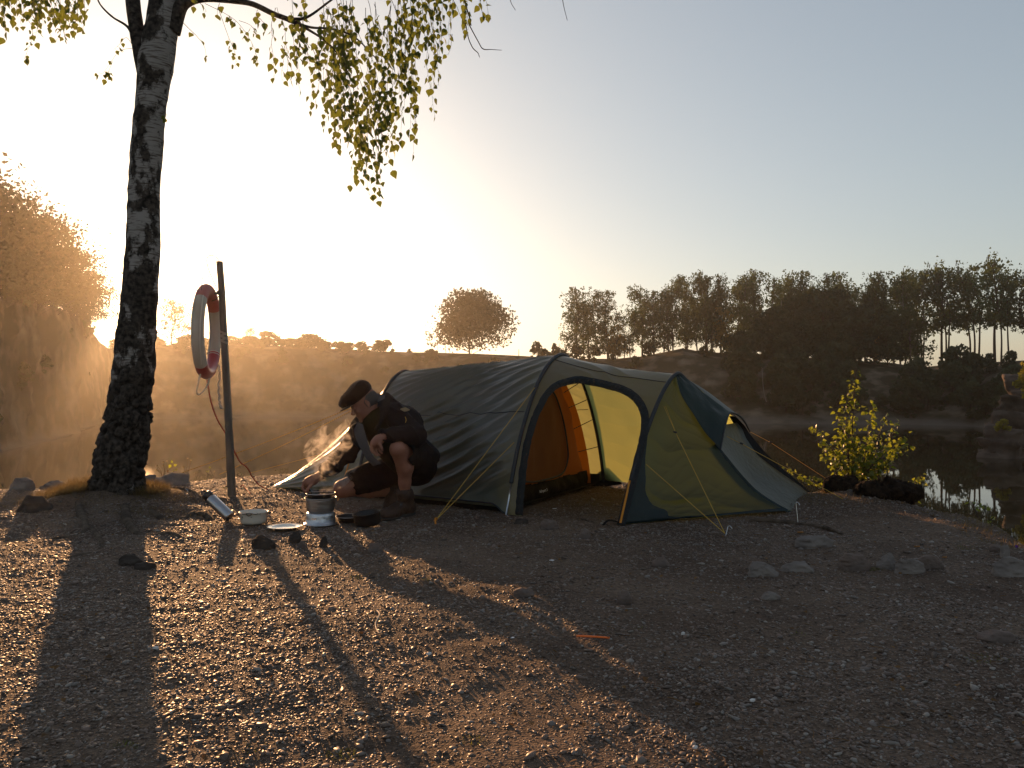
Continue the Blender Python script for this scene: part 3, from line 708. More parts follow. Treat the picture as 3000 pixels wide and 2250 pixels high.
def strand(tw, lf, tones, a, length, drift, step, size, r0=.0022, bare=0.0, seed=0, curve=.2, out=0):
    r = np.random.default_rng(seed); n = max(4, int(length/.04)); p = np.array(a, float); pts_ = [p.copy()]; d = np.array([drift[0], drift[1], -.3])
    for i in range(n):
        d = d*(1-curve)+np.array([drift[0]*.2, drift[1]*.2, -1])*curve+r.normal(0, .10, 3); d /= np.linalg.norm(d); p = p+d*length/n; pts_.append(p.copy())
    pts_ = np.array(pts_); tube(pts_, np.linspace(r0, .0007, len(pts_)), 4, g=tw)
    m = int(length/step); ph = r.uniform(0, 6)
    for i in range(m):
        t = (i+r.uniform(-.3, .3)+.5)/m
        if t < bare or r.random() < .10: continue
        q = pts_[0]+0; x = t*(len(pts_)-1); j = min(int(x), len(pts_)-2); q = pts_[j]+(pts_[j+1]-pts_[j])*(x-j)
        ph += 2.4+r.normal(0, .5); o = np.array([math.cos(ph), math.sin(ph), -.5-r.random()*.9]); o /= np.linalg.norm(o); pl = size*r.uniform(.25, .5)
        e = q+o*pl; tube([q, e], .0008, 3, False, tw)
        dd = o*.5+np.array([0, 0, -1])*r.uniform(.3, 1.1)+r.normal(0, .25, 3)
        leaf_geo(lf, tones, e, dd, r.normal(0, 1, 3)+np.array([0, -.6, .3]), size*r.uniform(.65, 1.2), min(1, max(0, r.random()**2)))
    return pts_
tw, lf, tn = G(), G(), []
r = np.random.default_rng(11)
botx = [600, 612, 640, 690, 740, 790, 830, 860, 905, 940, 980, 1030, 1060, 1090, 1120, 1150, 1180, 1215, 1255, 1300, 1350, 1390]
boty = [20, 40, 60, 40, 60, 60, 290, 280, 200, 345, 380, 440, 520, 580, 560, 500, 450, 390, 330, 130, 130, 90]
for i in range(84):
    x = r.uniform(800, 1400) if i > 12 else r.uniform(960, 1190)
    xe = x+r.normal(20, 18); by = np.interp(xe, botx, boty)*r.uniform(.72, 1.0) if i > 12 else np.interp(xe, botx, boty)
    y0 = np.interp(x, [800, 850, 900, 980, 1050, 1110, 1200, 1400], [35, 60, 60, 60, 100, 60, -10, -60])
    y0 = min(y0+r.uniform(-110, 90), by-40) if r.random() < .8 else y0*.6
    if by-y0 < 35: continue
    Y = 6.4+r.normal(0, .32)
    a = P(x, y0, Y); Ln = (by-y0)/F*Y
    strand(tw, lf, tn, a, Ln, ((xe-x)/max(by-y0, 60)*1.0, r.normal(0, .2)), .048, .060, seed=100+i, bare=.05)
tube(spline([P(1075, 300, 6.35), P(1105, 340, 6.33), P(1120, 420, 6.33), P(1090, 520, 6.33), P(1080, 590, 6.33)], 30), np.linspace(.002, .0008, 30), 4, g=tw)
for i in range(11):    # long tail of the curtain
    x = 1060+r.normal(25, 28); strand(tw, lf, tn, P(x, 300+r.uniform(-40, 120), 6.35+r.normal(0, .1)), (r.uniform(500, 590)-350)/F*6.35, (r.normal(-.02, .06), 0), .048, .060, seed=300+i)
for (x0, x1, ya, yb, n_) in ((-120, 150, -90, 120, 30), (60, 200, -80, 90, 10), (130, 290, -70, 110, 16), (330, 380, 120, 215, 0), (570, 700, -10, 60, 6), (700, 770, 20, 110, 4)):
    for i in range(n_):
        x = r.uniform(x0, x1); Y = 6.5+r.normal(0, .3); y0 = ya+r.uniform(0, 40); y1 = yb*r.uniform(.35, 1.05)
        if y1-y0 > 30: strand(tw, lf, tn, P(x, y0, Y), (y1-y0)/F*Y, (r.normal(.1, .2), r.normal(0, .2)), .046, .058, seed=4000+int(x*7)+i)
def twigpath(ppx, n_leaf, seed, size=.05, Y=6.5, r0=.002):
    rr = np.random.default_rng(seed); c = spline([P(a, b, Y) for a, b in ppx], 30); tube(c, np.linspace(r0, .0008, 30), 4, g=tw)
    for i in range(n_leaf):
        q = c[int(rr.uniform(.35, 1)*29)]; o = np.array([rr.normal(), rr.normal(), -.8]); o /= np.linalg.norm(o); e = q+o*.02; tube([q, e], .0008, 3, False, tw)
        leaf_geo(lf, tn, e, o+np.array([0, 0, -.8]), rr.normal(0, 1, 3), size*rr.uniform(.6, 1.1), rr.random()**2)
twigpath([(395, 140), (350, 150), (320, 190), (300, 215), (290, 212)], 6, 1); twigpath([(330, 180), (320, 205), (312, 228)], 6, 2); twigpath([(390, 135), (370, 110), (350, 130), (330, 148)], 5, 3)
twigpath([(60, 40), (90, 70), (95, 110), (80, 150), (70, 175)], 12, 4); twigpath([(130, 30), (170, 50), (178, 90), (160, 130)], 7, 5); twigpath([(180, 60), (190, 110), (187, 90)], 5, 6)
twigpath([(600, 10), (660, 40), (700, 70), (740, 130), (757, 185)], 24, 7); twigpath([(640, 25), (670, 110), (690, 160), (690, 195)], 12, 8); twigpath([(700, 60), (735, 75), (752, 105)], 8, 15)
twigpath([(530, 60), (560, 90), (580, 110), (600, 140), (605, 180)], 4, 9, r0=.0025); twigpath([(485, 330), (492, 345)], 3, 10); twigpath([(1290, 100), (1280, 170), (1270, 245)], 1, 12); twigpath([(1325, 100), (1320, 140), (1312, 162)], 1, 13)
for i in range(90):    # the crown goes on above the picture
    x = r.uniform(-350, 1750); y0 = -r.uniform(260, 900); Y = 6.4+r.normal(0, .5); strand(tw, lf, tn, P(x, y0, Y), r.uniform(.35, .9), (r.normal(.05, .1), r.normal(0, .2)), .048, .060, seed=6000+i)
for q in ([tp(520, -600, 40), tp(800, -760, 22), tp(1150, -700, 12), tp(1500, -420, 5)], [tp(515, -420, 36), tp(250, -640, 20), tp(-50, -640, 12), tp(-300, -460, 5)], [tp(525, -650, 34), tp(640, -1000, 18), tp(800, -1200, 6)]): limb(q, 10, amp=.1)
mk('twigs', tw, M_twig, birch); mk('foliage', lf, M_leaf, birch, smooth=False, attr={'tone': tn})

# roots that surface round the base
def root_geo(pp, r0, g):
    c = spline([(a, b, gz(a, b)+z) for a, b, z in pp], 40); rr = r0*np.interp(np.linspace(0, 1, 40), [0, .15, .7, 1], [.8, 1, .8, .25])*(1+.25*vn(np.arange(40)*.5, r0*99, 0, 81))
    c[:, 2] += -.65*r0+.014*vn(np.arange(40)*.35, r0*77, 3, 82); c[:, :2] += .03*np.stack([vn(np.arange(40)*.3, 1, 3, 83), vn(np.arange(40)*.3, 5, 3, 84)], -1); return tube(c, rr, 10, g=g)
def gp(px, py, z=0.0): Y = F*(1.0-z)/(py-1125); return (px-1500)/F*Y, Y
g = G()
for pl, r0 in (([(-3.05, 6.45, 0), (*gp(398, 1566), .0), (*gp(506, 1569), .005), (*gp(521, 1600), -.02)], .032), ([(-3.4, 6.4, 0), (*gp(250, 1560), 0), (*gp(120, 1590), .0), (*gp(20, 1630), -.02)], .028), ([(-3.6, 6.5, 0), (*gp(180, 1500), .0), (*gp(60, 1495), 0), (*gp(-20, 1500), -.02)], .025),
               ([(-2.95, 6.6, 0), (*gp(480, 1475), 0), (*gp(560, 1478), .005), (*gp(620, 1500), -.01)], .028), ([(-3.0, 6.9, .0), (*gp(480, 1448), 0), (*gp(560, 1440), 0), (*gp(632, 1447), -.02)], .022),
               ([(-2.9, 6.3, 0), (*gp(500, 1530), 0), (*gp(575, 1515), .01), (*gp(620, 1530), .0), (*gp(625, 1550), -.03)], .035), ([(-3.7, 6.9, 0), (*gp(200, 1462), 0), (*gp(120, 1455), -.01)], .02), ([(-3.2, 6.1, -.01), (*gp(300, 1600), 0), (*gp(180, 1640), 0), (*gp(60, 1655), -.02)], .022)):
    root_geo(pl, r0, g)
M_root = mat('root_bark', (.045, .032, .024), .9, spec=.15, col2=(.100, .074, .054), vscale=14, bump=1, bscale=40)
mk('roots', g, M_root, birch)
# ================================================================== THE MAN
M_skin = mat('skin', (.30, .125, .080), .5, spec=.35, col2=(.22, .085, .055), vscale=9, bump=.15, bscale=60)
M_jacket = mat('black_jacket_cloth', (.009, .008, .009), .85, spec=.12, bump=.5, bscale=22)
M_lining = mat('grey_lining', (.052, .050, .054), .85, bump=.3, bscale=30)
M_shirt = mat('dark_olive_shirt', (.018, .015, .006), .9, spec=.1, bump=.3, bscale=30)
M_shorts = mat('black_shorts_cloth', (.006, .0055, .006), .9, spec=.1, bump=.5, bscale=20)
M_cap = mat('brown_wool', (.022, .010, .007), .95, spec=.1, sheen=.05, bump=.6, bscale=140)
for _m, _w in ((M_cap, .22), (M_jacket, .06)):
    _b = _m.node_tree.nodes[_m['bsdf']]; _b.inputs['Sheen Weight'].default_value = _w; _b.inputs['Sheen Roughness'].default_value = .22
M_hair = mat('grey_hair', (.085, .075, .070), .8, spec=.2, bump=1, bscale=220, stretch=(1, 1, .3))
M_boot = mat('brown_boot_leather', (.045, .024, .016), .6, spec=.3, bump=.5, bscale=50, col2=(.035, .018, .012), vscale=12)
M_sole = mat('black_rubber', (.014, .014, .014), .7)
M_sock = mat('dark_sock', (.018, .016, .018), .95, bump=1, bscale=150)
M_steel = mat('polished_steel', (.5, .5, .52), .25, metal=1)
M_cream = mat('cream_patch', (.55, .42, .26), .7)
man_z = gz(-.85, 6.1)-.004
man = root('person', (-.85, 6.2, 0), 'man in brown flat cap and black jacket crouching to stir the pan', 'person')
OFF = np.array([0, 0, man_z])
Chd = np.array([-1.13, 6.25, .857]); f_ = np.array([-.84, -.22, -.50]); f_ /= np.linalg.norm(f_)
u_ = np.array([0, 0, 1.0])-f_*f_[2]; u_ /= np.linalg.norm(u_); l_ = np.cross(f_, u_)       # l_ points to his left, towards the camera
ROT = np.stack([f_, l_, u_], 1)
def H(a, b, c): return Chd+f_*a+l_*b+u_*c
def done(sd_, name, m, par, it=1, warp=None, attr=None):
    v, f = sd_.mesh()
    if it: v = smooth_mesh(v, f, it)
    return mk(name, None, m, par, v=v+OFF, f=f)

# ---- body: one surface with head, neck, hands and legs
B = SDF((-1.62, 5.80, -.02), (-.55, 6.90, 1.02), .0045)
B.chain([(-.80, 6.50, .40), (-.93, 6.40, .60), (-1.02, 6.34, .73)], [.13, .14, .12], .05)
B.chain([H(-.035, 0, -.06), (-1.045, 6.30, .75)], [.056, .072], .03)
B.ell(H(-.018, 0, .035), (.098, .076, .088), .02, rot=ROT); B.ell(H(.032, 0, -.035), (.062, .060, .082), .03, rot=ROT)
B.ell(H(.020, 0, -.075), (.060, .052, .038), .02, rot=ROT)
B.ell(H(.078, 0, -.100), (.020, .024, .020), .018, rot=ROT)
B.chain([H(.088, 0, .012), H(.112, 0, -.024), H(.104, 0, -.034)], [.009, .012, .010], .010)
B.ell(H(.100, .011, -.036), (.009, .008, .007), .006, rot=ROT); B.ell(H(.100, -.011, -.036), (.009, .008, .007), .006, rot=ROT)
B.ell(H(.084, 0, .024), (.014, .050, .010), .012, rot=ROT)
for s_ in (1, -1):
    B.ell(H(.094, .032*s_, .004), (.012, .018, .010), .008, '-', rot=ROT); B.ell(H(.080, .031*s_, .003), (.012, .013, .011), .004, rot=ROT)
    B.ell(H(.066, .040*s_, -.030), (.020, .018, .018), .02, rot=ROT)
    B.ell(H(-.022, .076*s_, -.006), (.017, .008, .032), .006, rot=ROT); B.ell(H(-.012, .084*s_, .002), (.008, .006, .016), .005, '-', rot=ROT); B.ell(H(-.016, .078*s_, -.034), (.009, .007, .010), .006, rot=ROT)
B.ell(H(.088, 0, -.058), (.015, .022, .007), .006, rot=ROT); B.ell(H(.085, 0, -.070), (.014, .020, .007), .006, rot=ROT); B.ell(H(.101, 0, -.064), (.010, .022, .0022), .003, '-', rot=ROT)
# arms under the sleeves
B.chain([(-.90, 6.22, .76), (-.70, 6.10, .60), (-.925, 5.93, .625)], [.055, .042, .030], .02)
B.chain([(-1.16, 6.42, .70), (-1.27, 6.26, .47), (-1.425, 6.05, .325)], [.055, .042, .029], .02)
# his left (near) hand hangs relaxed from the knee
wr = np.array([-.935, 5.925, .622]); kn = np.array([-.992, 5.925, .578])
B.chain([wr, (-.962, 5.925, .602), kn], [.029, .036, .033], .012); B.ell((-.978, 5.935, .588), (.034, .022, .040), .012)
for i, (kx, ky, kz, L1, cx, cz) in enumerate([(-1.012, 5.910, .570, .036, .10, -1), (-1.004, 5.925, .558, .039, .22, -1), (-.990, 5.940, .552, .037, .34, -1), (-.974, 5.952, .552, .029, .5, -1)]):
    d1 = np.array([-.25+cx, .0, cz]); d1 /= np.linalg.norm(d1); d2 = np.array([.25+cx, .10, -.9]); d2 /= np.linalg.norm(d2); d3 = np.array([.75, .2, -.55]); d3 /= np.linalg.norm(d3)
    a = np.array([kx, ky, kz]); b = a+d1*L1; c = b+d2*L1*.62; e = c+d3*L1*.5
    B.chain([a-d1*.02, a, b, c, e], [.010, .0098, .0088, .0080, .0068], .004)
B.chain([(-.955, 5.905, .598), (-.950, 5.893, .570), (-.938, 5.890, .546), (-.932, 5.893, .528)], [.013, .0115, .0100, .0082], .006)
# his right (far) hand pinches the spoon over the pan
B.chain([(-1.425, 6.05, .325), (-1.462, 6.02, .300), (-1.492, 6.00, .290)], [.029, .037, .034], .012); B.ell((-1.478, 6.01, .290), (.040, .024, .034), .012)
for i, (kx, ky, kz) in enumerate([(-1.520, 5.985, .288), (-1.518, 5.998, .274), (-1.508, 6.010, .262), (-1.494, 6.020, .254)]):
    a = np.array([kx, ky, kz]); b = a+np.array([-.010, -.006, -.038])*(1-.06*i); c = b+np.array([.016, -.012, -.022]); e = c+np.array([.020, -.008, -.004])
    B.chain([a+np.array([.02, .005, .008]), a, b, c, e], [.0105, .0105, .0092, .0084, .0072], .004)
B.chain([(-1.462, 5.992, .280), (-1.474, 5.975, .258), (-1.486, 5.965, .240), (-1.494, 5.963, .226)], [.014, .0125, .0105, .0085], .006)
# legs
B.chain([(-.74, 6.42, .37), (-.79, 6.20, .46), (-.835, 5.985, .535)], [.10, .078, .058], .03)
B.ell((-.840, 5.955, .530), (.042, .036, .052), .02)
B.chain([(-.835, 5.99, .515), (-.795, 6.085, .39), (-.802, 6.125, .27), (-.805, 6.15, .17), (-.805, 6.18, .08)], [.052, .062, .044, .039, .042], .025)
B.chain([(-.86, 6.60, .34), (-1.10, 6.47, .27), (-1.305, 6.35, .195)], [.10, .084, .072], .03)
B.ell((-1.335, 6.34, .188), (.046, .055, .062), .02)
B.chain([(-1.30, 6.36, .19), (-1.13, 6.52, .165), (-.95, 6.68, .13), (-.90, 6.72, .10)], [.055, .064, .042, .042], .025)
done(B, 'body', M_skin, man, 1)

# ---- shirt
S_ = SDF((-1.3, 5.95, .25), (-.65, 6.75, .92), .008)
S_.chain([(-.84, 6.46, .42), (-.96, 6.37, .60), (-1.04, 6.31, .73)], [.145, .150, .125], .05); S_.ell((-1.035, 6.27, .745), (.085, .085, .05), .03)
S_.warp(lambda x, y, z: .008*vn(x*16, y*16, z*9, 91)); done(S_, 'shirt', M_shirt, man)
# ---- jacket
J = SDF((-1.55, 5.80, .22), (-.48, 6.85, 1.0), .007)
J.chain([(-.775, 6.52, .40), (-.90, 6.41, .62), (-.985, 6.355, .755)], [.160, .180, .140], .05)
J.ell((-.705, 6.50, .44), (.125, .155, .10), .04); J.ell((-.83, 6.36, .70), (.13, .13, .13), .05)
J.chain([(-.905, 6.235, .775), (-.715, 6.115, .615)], [.092, .078], .035); J.chain([(-.715, 6.115, .615), (-.79, 6.03, .630), (-.925, 5.935, .630)], [.076, .064, .050], .03)
J.chain([(-1.13, 6.41, .735), (-1.265, 6.265, .475)], [.092, .074], .035); J.chain([(-1.265, 6.265, .475), (-1.34, 6.16, .395), (-1.408, 6.07, .342)], [.072, .058, .046], .03)
J.chain([(-1.06, 6.30, .76), (-.995, 6.35, .83), (-.985, 6.365, .895)], [.085, .075, .040], .03)
J.ell((-.955, 6.34, .84), (.060, .085, .055), .03)
# open front: cut from the throat down to the hem
J.chain([(-1.09, 6.20, .80), (-1.10, 6.16, .66), (-1.035, 6.18, .50), (-.98, 6.22, .38)], [.060, .088, .095, .09], .015, '-')
J.ell(H(-.02, 0, -.02), (.11, .092, .12), .015, '-', rot=ROT)
J.cone((-1.408, 6.07, .342), (-1.46, 6.02, .30), .037, .037, .006, '-'); J.cone((-.925, 5.935, .63), (-.98, 5.93, .60), .038, .038, .006, '-')
def jw(x, y, z):
    w1 = 1-np.abs(vn(x*9+z*6, y*9, z*13+x*8, 92)); w2 = 1-np.abs(vn(x*20, y*20+z*10, z*24, 93))
    return -.016*w1**4-.006*w2**4+.006
J.warp(jw); done(J, 'jacket', M_jacket, man)
def sheet(name, A_, B_, m, par, n=24, bulge=(0, -.02, 0), thick=.004, seed=1):
    a, b = spline(A_, n), spline(B_, n); k_ = 8; V = []
    for i in range(n):
        for j in range(k_):
            t = j/(k_-1); V.append(a[i]+(b[i]-a[i])*t+np.array(bulge)*math.sin(math.pi*t)+np.array([0, -1, .3])*.006*float(vn(i*.5, t*3, seed, 94)))
    V = np.array(V)+OFF; V2 = V+np.array([0, thick, thick*.3]); f = grid_faces(n, k_)
    g = G().add(V, f); g.add(V2, [q[::-1] for q in f]); return mk(name, g, m, par)
sheet('jacket_lining', [P(1043, 1235, 6.19), P(1036, 1262, 6.17), P(1050, 1300, 6.12), P(1072, 1340, 6.09), P(1093, 1364, 6.09)], [P(1062, 1240, 6.14), P(1068, 1262, 6.11), P(1080, 1302, 6.08), P(1094, 1335, 6.06), P(1118, 1356, 6.06)], M_lining, man, bulge=(0, -.012, 0))
sheet('jacket_flap', [P(1062, 1236, 6.20), P(1034, 1240, 6.20), P(1022, 1262, 6.21), P(1030, 1290, 6.20), P(1048, 1310, 6.18)], [P(1058, 1238, 6.18), P(1042, 1246, 6.17), P(1036, 1262, 6.165), P(1047, 1290, 6.14), P(1056, 1312, 6.12)], M_jacket, man)
sheet('hood_lining', [P(1098, 1150, 6.27), P(1104, 1165, 6.25), P(1106, 1178, 6.22), P(1105, 1190, 6.19)], [P(1128, 1157, 6.30), P(1126, 1168, 6.27), P(1117, 1182, 6.22), P(1107, 1192, 6.18)], M_lining, man, bulge=(0, -.012, .004))
sheet('collar', [P(1106, 1178, 6.20), P(1112, 1198, 6.12), P(1112, 1225, 6.09), P(1096, 1255, 6.08)], [P(1140, 1160, 6.26), P(1142, 1185, 6.16), P(1132, 1215, 6.11), P(1106, 1262, 6.07)], M_jacket, man, bulge=(0, -.02, 0), thick=.008)
pc = P(1187, 1197, 6.125)+OFF
def diamond(c, w_, h_, ax1, ax2, nrm, name, m, par, th=.004):
    ax1, ax2, nrm = [np.array(q, float)/np.linalg.norm(q) for q in (ax1, ax2, nrm)]
    v = [c+ax1*w_*math.copysign(abs(math.cos(a))**1.9, math.cos(a))+ax2*h_*math.copysign(abs(math.sin(a))**1.9, math.sin(a)) for a in np.linspace(0, 2*math.pi, 24, endpoint=False)]
    v = np.array(v); g = G().add(np.vstack([v+nrm*th, v-nrm*th*3]), [tuple(range(24))]+[(i, (i+1) % 24, 24+(i+1) % 24, 24+i) for i in range(24)]); return mk(name, g, m, par, smooth=False)
diamond(pc, .034, .016, (1, .25, -.12), (.2, -.55, .8), (.3, -.8, .6), 'sleeve_patch', M_cream, man)
mk('zip_pull', tube(spline([P(1187, 1219, 6.10)+OFF, P(1190, 1228, 6.09)+OFF, P(1188, 1236, 6.085)+OFF], 8), .0028, 5), M_cord, man)

# ---- shorts
K = SDF((-1.4, 5.85, .06), (-.48, 6.9, .66), .008)
K.ell((-.765, 6.53, .34), (.165, .17, .14), .05); K.chain([(-.74, 6.42, .37), (-.785, 6.20, .45), (-.800, 6.085, .478)], [.128, .112, .106], .04)
K.chain([(-.86, 6.60, .34), (-1.10, 6.47, .275), (-1.215, 6.405, .245)], [.128, .108, .100], .04)
K.cone((-.800, 6.07, .484), (-.850, 5.92, .55), .085, .09, .01, '-'); K.cone((-1.225, 6.40, .24), (-1.40, 6.30, .18), .085, .09, .01, '-')
K.chain([(-.840, 5.985, .47), (-.795, 6.085, .37), (-.802, 6.125, .25)], [.070, .078, .06], .01, '-')
K.warp(lambda x, y, z: -.008*(1-np.abs(vn(x*13, y*13, z*17, 95)))**4-.002); done(K, 'shorts', M_shorts, man)
# ---- cap, brim and hair
C_ = SDF(Chd-.26, Chd+.28, .005)
C_.ell(H(.030, 0, .085), (.130, .100, .064), .03, rot=ROT); C_.ell(H(-.022, 0, .108), (.088, .086, .068), .04, rot=ROT); C_.ell(H(.122, 0, .074), (.048, .070, .032), .03, rot=ROT)
C_.ell(H(.0, 0, -.05), (.16, .15, .098), .008, '-', rot=ROT)
C_.warp(lambda x, y, z: -.006*(1-np.abs(vn(x*15, y*15, z*15, 96)))**4+.002)
done(C_, 'flat_cap', M_cap, man)
C2 = SDF(Chd-.26, Chd+.28, .004)
C2.ell(H(.122, 0, .040), (.062, .078, .010), .006, rot=ROT); C2.ell(H(.02, 0, .03), (.085, .07, .05), .004, '-', rot=ROT); done(C2, 'cap_brim', M_cap, man)
C3 = SDF(Chd-.2, Chd+.2, .004)
C3.ell(H(-.038, 0, .012), (.084, .0805, .080), .01, rot=ROT); C3.ell(H(.085, 0, -.02), (.10, .12, .16), .008, '-', rot=ROT); C3.ell(H(-.018, .085, -.02), (.024, .02, .036), .006, '-', rot=ROT); C3.ell(H(-.03, 0, -.11), (.12, .12, .07), .01, '-', rot=ROT)
C3.warp(lambda x, y, z: .003*vn(x*90, y*90, z*60, 97)); done(C3, 'hair', M_hair, man)
# ---- boots
def boot(heel, toe, shaft_top, name_l, lift=0.0):
    heel, toe, top = [np.array(q, float) for q in (heel, toe, shaft_top)]; d = toe-heel; L_ = np.linalg.norm(d); d /= L_; lat = np.cross(d, [0, 0, 1]); lat /= np.linalg.norm(lat); upv = np.cross(lat, d); Rm = np.stack([d, lat, upv], 1)
    def q(a, b, c): return heel+d*a*L_+lat*b+upv*c
    X_ = SDF(np.minimum(np.minimum(heel, toe), top)-.12, np.maximum(np.maximum(heel, toe), top)+.12, .005)
    X_.chain([top, (top+q(.2, 0, .12))/2, q(.22, 0, .085)], [.062, .056, .056], .03); X_.ell(q(.12, 0, .06), (.058, .045, .060), .03, rot=Rm)
    X_.chain([q(.30, 0, .075), q(.60, 0, .055), q(.84, 0, .045)], [.050, .046, .044], .03); X_.ell(q(.86, 0, .040), (.055, .050, .036), .03, rot=Rm); X_.ell(q(.66, 0, .04), (.07, .053, .036), .02, rot=Rm)
    X_.cone(top+np.array([0, 0, .02]), top+np.array([0, 0, .09]), .052, .052, .006, '-')
    X_.ell(q(.5, 0, -.085), (.4, .3, .10), .004, '-', rot=Rm)
    X_.warp(lambda x, y, z: -.004*(1-np.abs(vn(x*30, y*30, z*30, 98)))**4)
    b = done(X_, 'boot', M_boot, man)
    Y_ = SDF(np.minimum(heel, toe)-.12, np.maximum(heel, toe)+.12, .005)
    Y_.ell(q(.12, 0, .012), (.062, .043, .024), .02, rot=Rm); Y_.ell(q(.62, 0, .010), (.11, .054, .018), .03, rot=Rm); Y_.ell(q(.86, 0, .012), (.060, .052, .018), .02, rot=Rm); Y_.ell(q(.38, 0, .012), (.10, .040, .016), .02, rot=Rm)
    Y_.ell(q(.5, 0, -.103), (.5, .4, .10), .003, '-', rot=Rm); done(Y_, 'sole', M_sole, b)
    hk, lc = G(), G()
    for i, a in enumerate([.62, .52, .42, .33, .26]):
        c = .088+.016*i+(.02 if i > 3 else 0)
        for s_ in (1, -1):
            p = q(a, s_*.036, c-.004)+OFF; mk('lace_hook', lathe([(0, .004), (.008, .004), (.0085, 0), (0, -.004)], 8, p, M=Rm[:, [0, 2, 1]]), M_steel, b)
        tube(spline([q(a, .036, c-.004)+OFF, q(a-.02, 0, c+.016)+OFF, q(a-.05, -.036, c+.008)+OFF], 8), .0022, 5, g=lc)
    mk('laces', lc, M_sock, b)
    tube([top-np.array([0, 0, .02])+OFF, top+np.array([0, 0, .05])+OFF], [.052, .047], 20, g=(sk_ := G())); mk('sock', sk_, M_sock, man)
boot((-.760, 6.265, .004), (-.945, 6.000, .004), (-.806, 6.150, .185), 'near')
boot((-.905, 6.74, .135), (-.985, 6.56, -.02), (-.945, 6.69, .150), 'far')
# ---- the spoon in his hand
spoon = root('spoon', P(915, 1440, 5.96), 'thin metal spoon in the crouching man\'s hand, dipping into the pan', 'spoon')
mk('handle', tube(spline([P(898, 1404, 5.985)+OFF, P(908, 1428, 5.965)+OFF, P(922, 1446, 5.92)+OFF, P(934, 1462, 5.89)+OFF], 20), .0032, 6, flat=.5), M_steel, spoon)
gs_ = SDF(P(936, 1462, 5.88)-.04, P(936, 1462, 5.88)+.04, .003); gs_.ell(P(936, 1462, 5.88), (.024, .018, .007), .003); gs_.ell(P(936, 1462, 5.88)+np.array([0, 0, .006]), (.021, .015, .006), .002, '-'); done(gs_, 'bowl', M_steel, spoon)
# ================================================================== CAMP THINGS
M_enamel = mat('cream_enamel', (.62, .58, .50), .25, coat=.4, col2=(.70, .66, .58), vscale=20)
M_rimblack = mat('chipped_black_rim', (.02, .02, .025), .4)
M_alud = mat('dull_spun_aluminium', (.42, .41, .41), .38, metal=1, bump=.25, bscale=60, stretch=(1, 1, 8), col2=(.30, .28, .27), vscale=10)
M_alub = mat('bright_spun_aluminium', (.62, .63, .66), .36, metal=1, bump=.3, bscale=50, col2=(.45, .45, .47), vscale=14)
M_darkpan = mat('dark_anodised_metal', (.020, .018, .018), .42, metal=.5, bump=.2, bscale=60)
M_bottle = mat('satin_steel_bottle', (.42, .42, .44), .30, metal=1, bump=.1, bscale=90)
M_plastic = mat('black_plastic', (.012, .012, .013), .35)
M_post = mat('weathered_galvanised_post', (.085, .070, .058), .6, metal=.2, spec=.4, col2=(.14, .12, .10), vscale=9, stretch=(3, 3, .5), bump=.3, bscale=40)
M_tape = mat('frayed_pale_tape', (.35, .30, .25), .7, alpha=.85)
M_red = mat('faded_red_plastic', (.33, .022, .028), .38, col2=(.40, .04, .045), vscale=6, coat=.2, trans=.10, tcol=(.7, .05, .04))
M_redpale = mat('sun_bleached_red', (.36, .07, .065), .5, col2=(.40, .12, .10), vscale=6, trans=.10, tcol=(.7, .12, .08))
M_buoyw = mat('grimy_white_plastic', (.45, .41, .36), .5, col2=(.30, .24, .18), vscale=7, stretch=(1, 1, .35), ramp=(.45, .75), trans=.1)
M_ropew = mat('white_rope', (.6, .56, .5), .8, trans=.3)
M_roper = mat('red_rope', (.45, .06, .03), .8, trans=.2, bump=1, bscale=200)
M_wire = mat('brown_strap', (.09, .055, .035), .7)

# ---- post
pb, ptp = P(680, 1468, 7.03), P(643, 766, 7.03); pb[2] = gz(pb[0], pb[1])-.05
post = root('post', (pb[0], pb[1], pb[2]), 'leaning weathered metal post that carries the life ring', 'post')
c = spline([pb, P(676, 1380, 7.03), P(667, 1180, 7.03), P(656, 980, 7.03), P(650, 860, 7.03), ptp], 60)
g = G(); V = []
sec = [(math.copysign(abs(math.cos(a))**.45, math.cos(a)), math.copysign(abs(math.sin(a))**.45, math.sin(a))) for a in np.linspace(0, 2*math.pi, 24, endpoint=False)+.13]
for i, p in enumerate(c):
    wd = np.interp(p[2], [0, .5, 2.1], [.031, .029, .0245])
    V += [p+np.array([a*wd, b*wd, 0]) for a, b in sec]
g.add(V, grid_faces(60, 24, False, True)+[tuple(59*24+k for k in range(24))]); mk('shaft', g, M_post, post)
bk = P(648, 858, 7.03); g = G(); V = []
for z, s in ((-.016, 1.25), (.016, 1.25)):
    V += [bk+np.array([a*.0255*s, b*.0255*s, z]) for a, b in sec]
g.add(V, grid_faces(2, 24, False, True)); mk('clamp', g, M_post, post)
mk('hook', tube(spline([bk+np.array([-.02, -.01, .0]), bk+np.array([-.055, -.05, -.01]), bk+np.array([-.075, -.07, .012])], 10), .008, 8), M_post, post)
g = G()
for q in range(5):
    z0 = P(0, 975+q*6.5, 7.03)[2]; cx = np.interp(975+q*6.5, [860, 980, 1180], [650, 656, 667]); V = []
    for dz in (-.010, .010):
        V += [P(cx, 0, 7.03)*np.array([1, 1, 0])+np.array([a*.0285, b*.0285, z0+dz+.012*a*(1 if q % 2 else -1)]) for a, b in sec]
    g.add(V, grid_faces(2, 24, False, True))
mk('tape_wrap', g, M_tape, post)
mk('strap_loop', tube(spline([P(643, 766, 7.03), P(636, 756, 7.0), P(622, 748, 7.0), P(609, 752, 7.0), P(606, 768, 7.0), P(613, 795, 7.0), P(626, 825, 7.0), P(637, 850, 7.0)], 40), .0035, 5), M_wire, post)
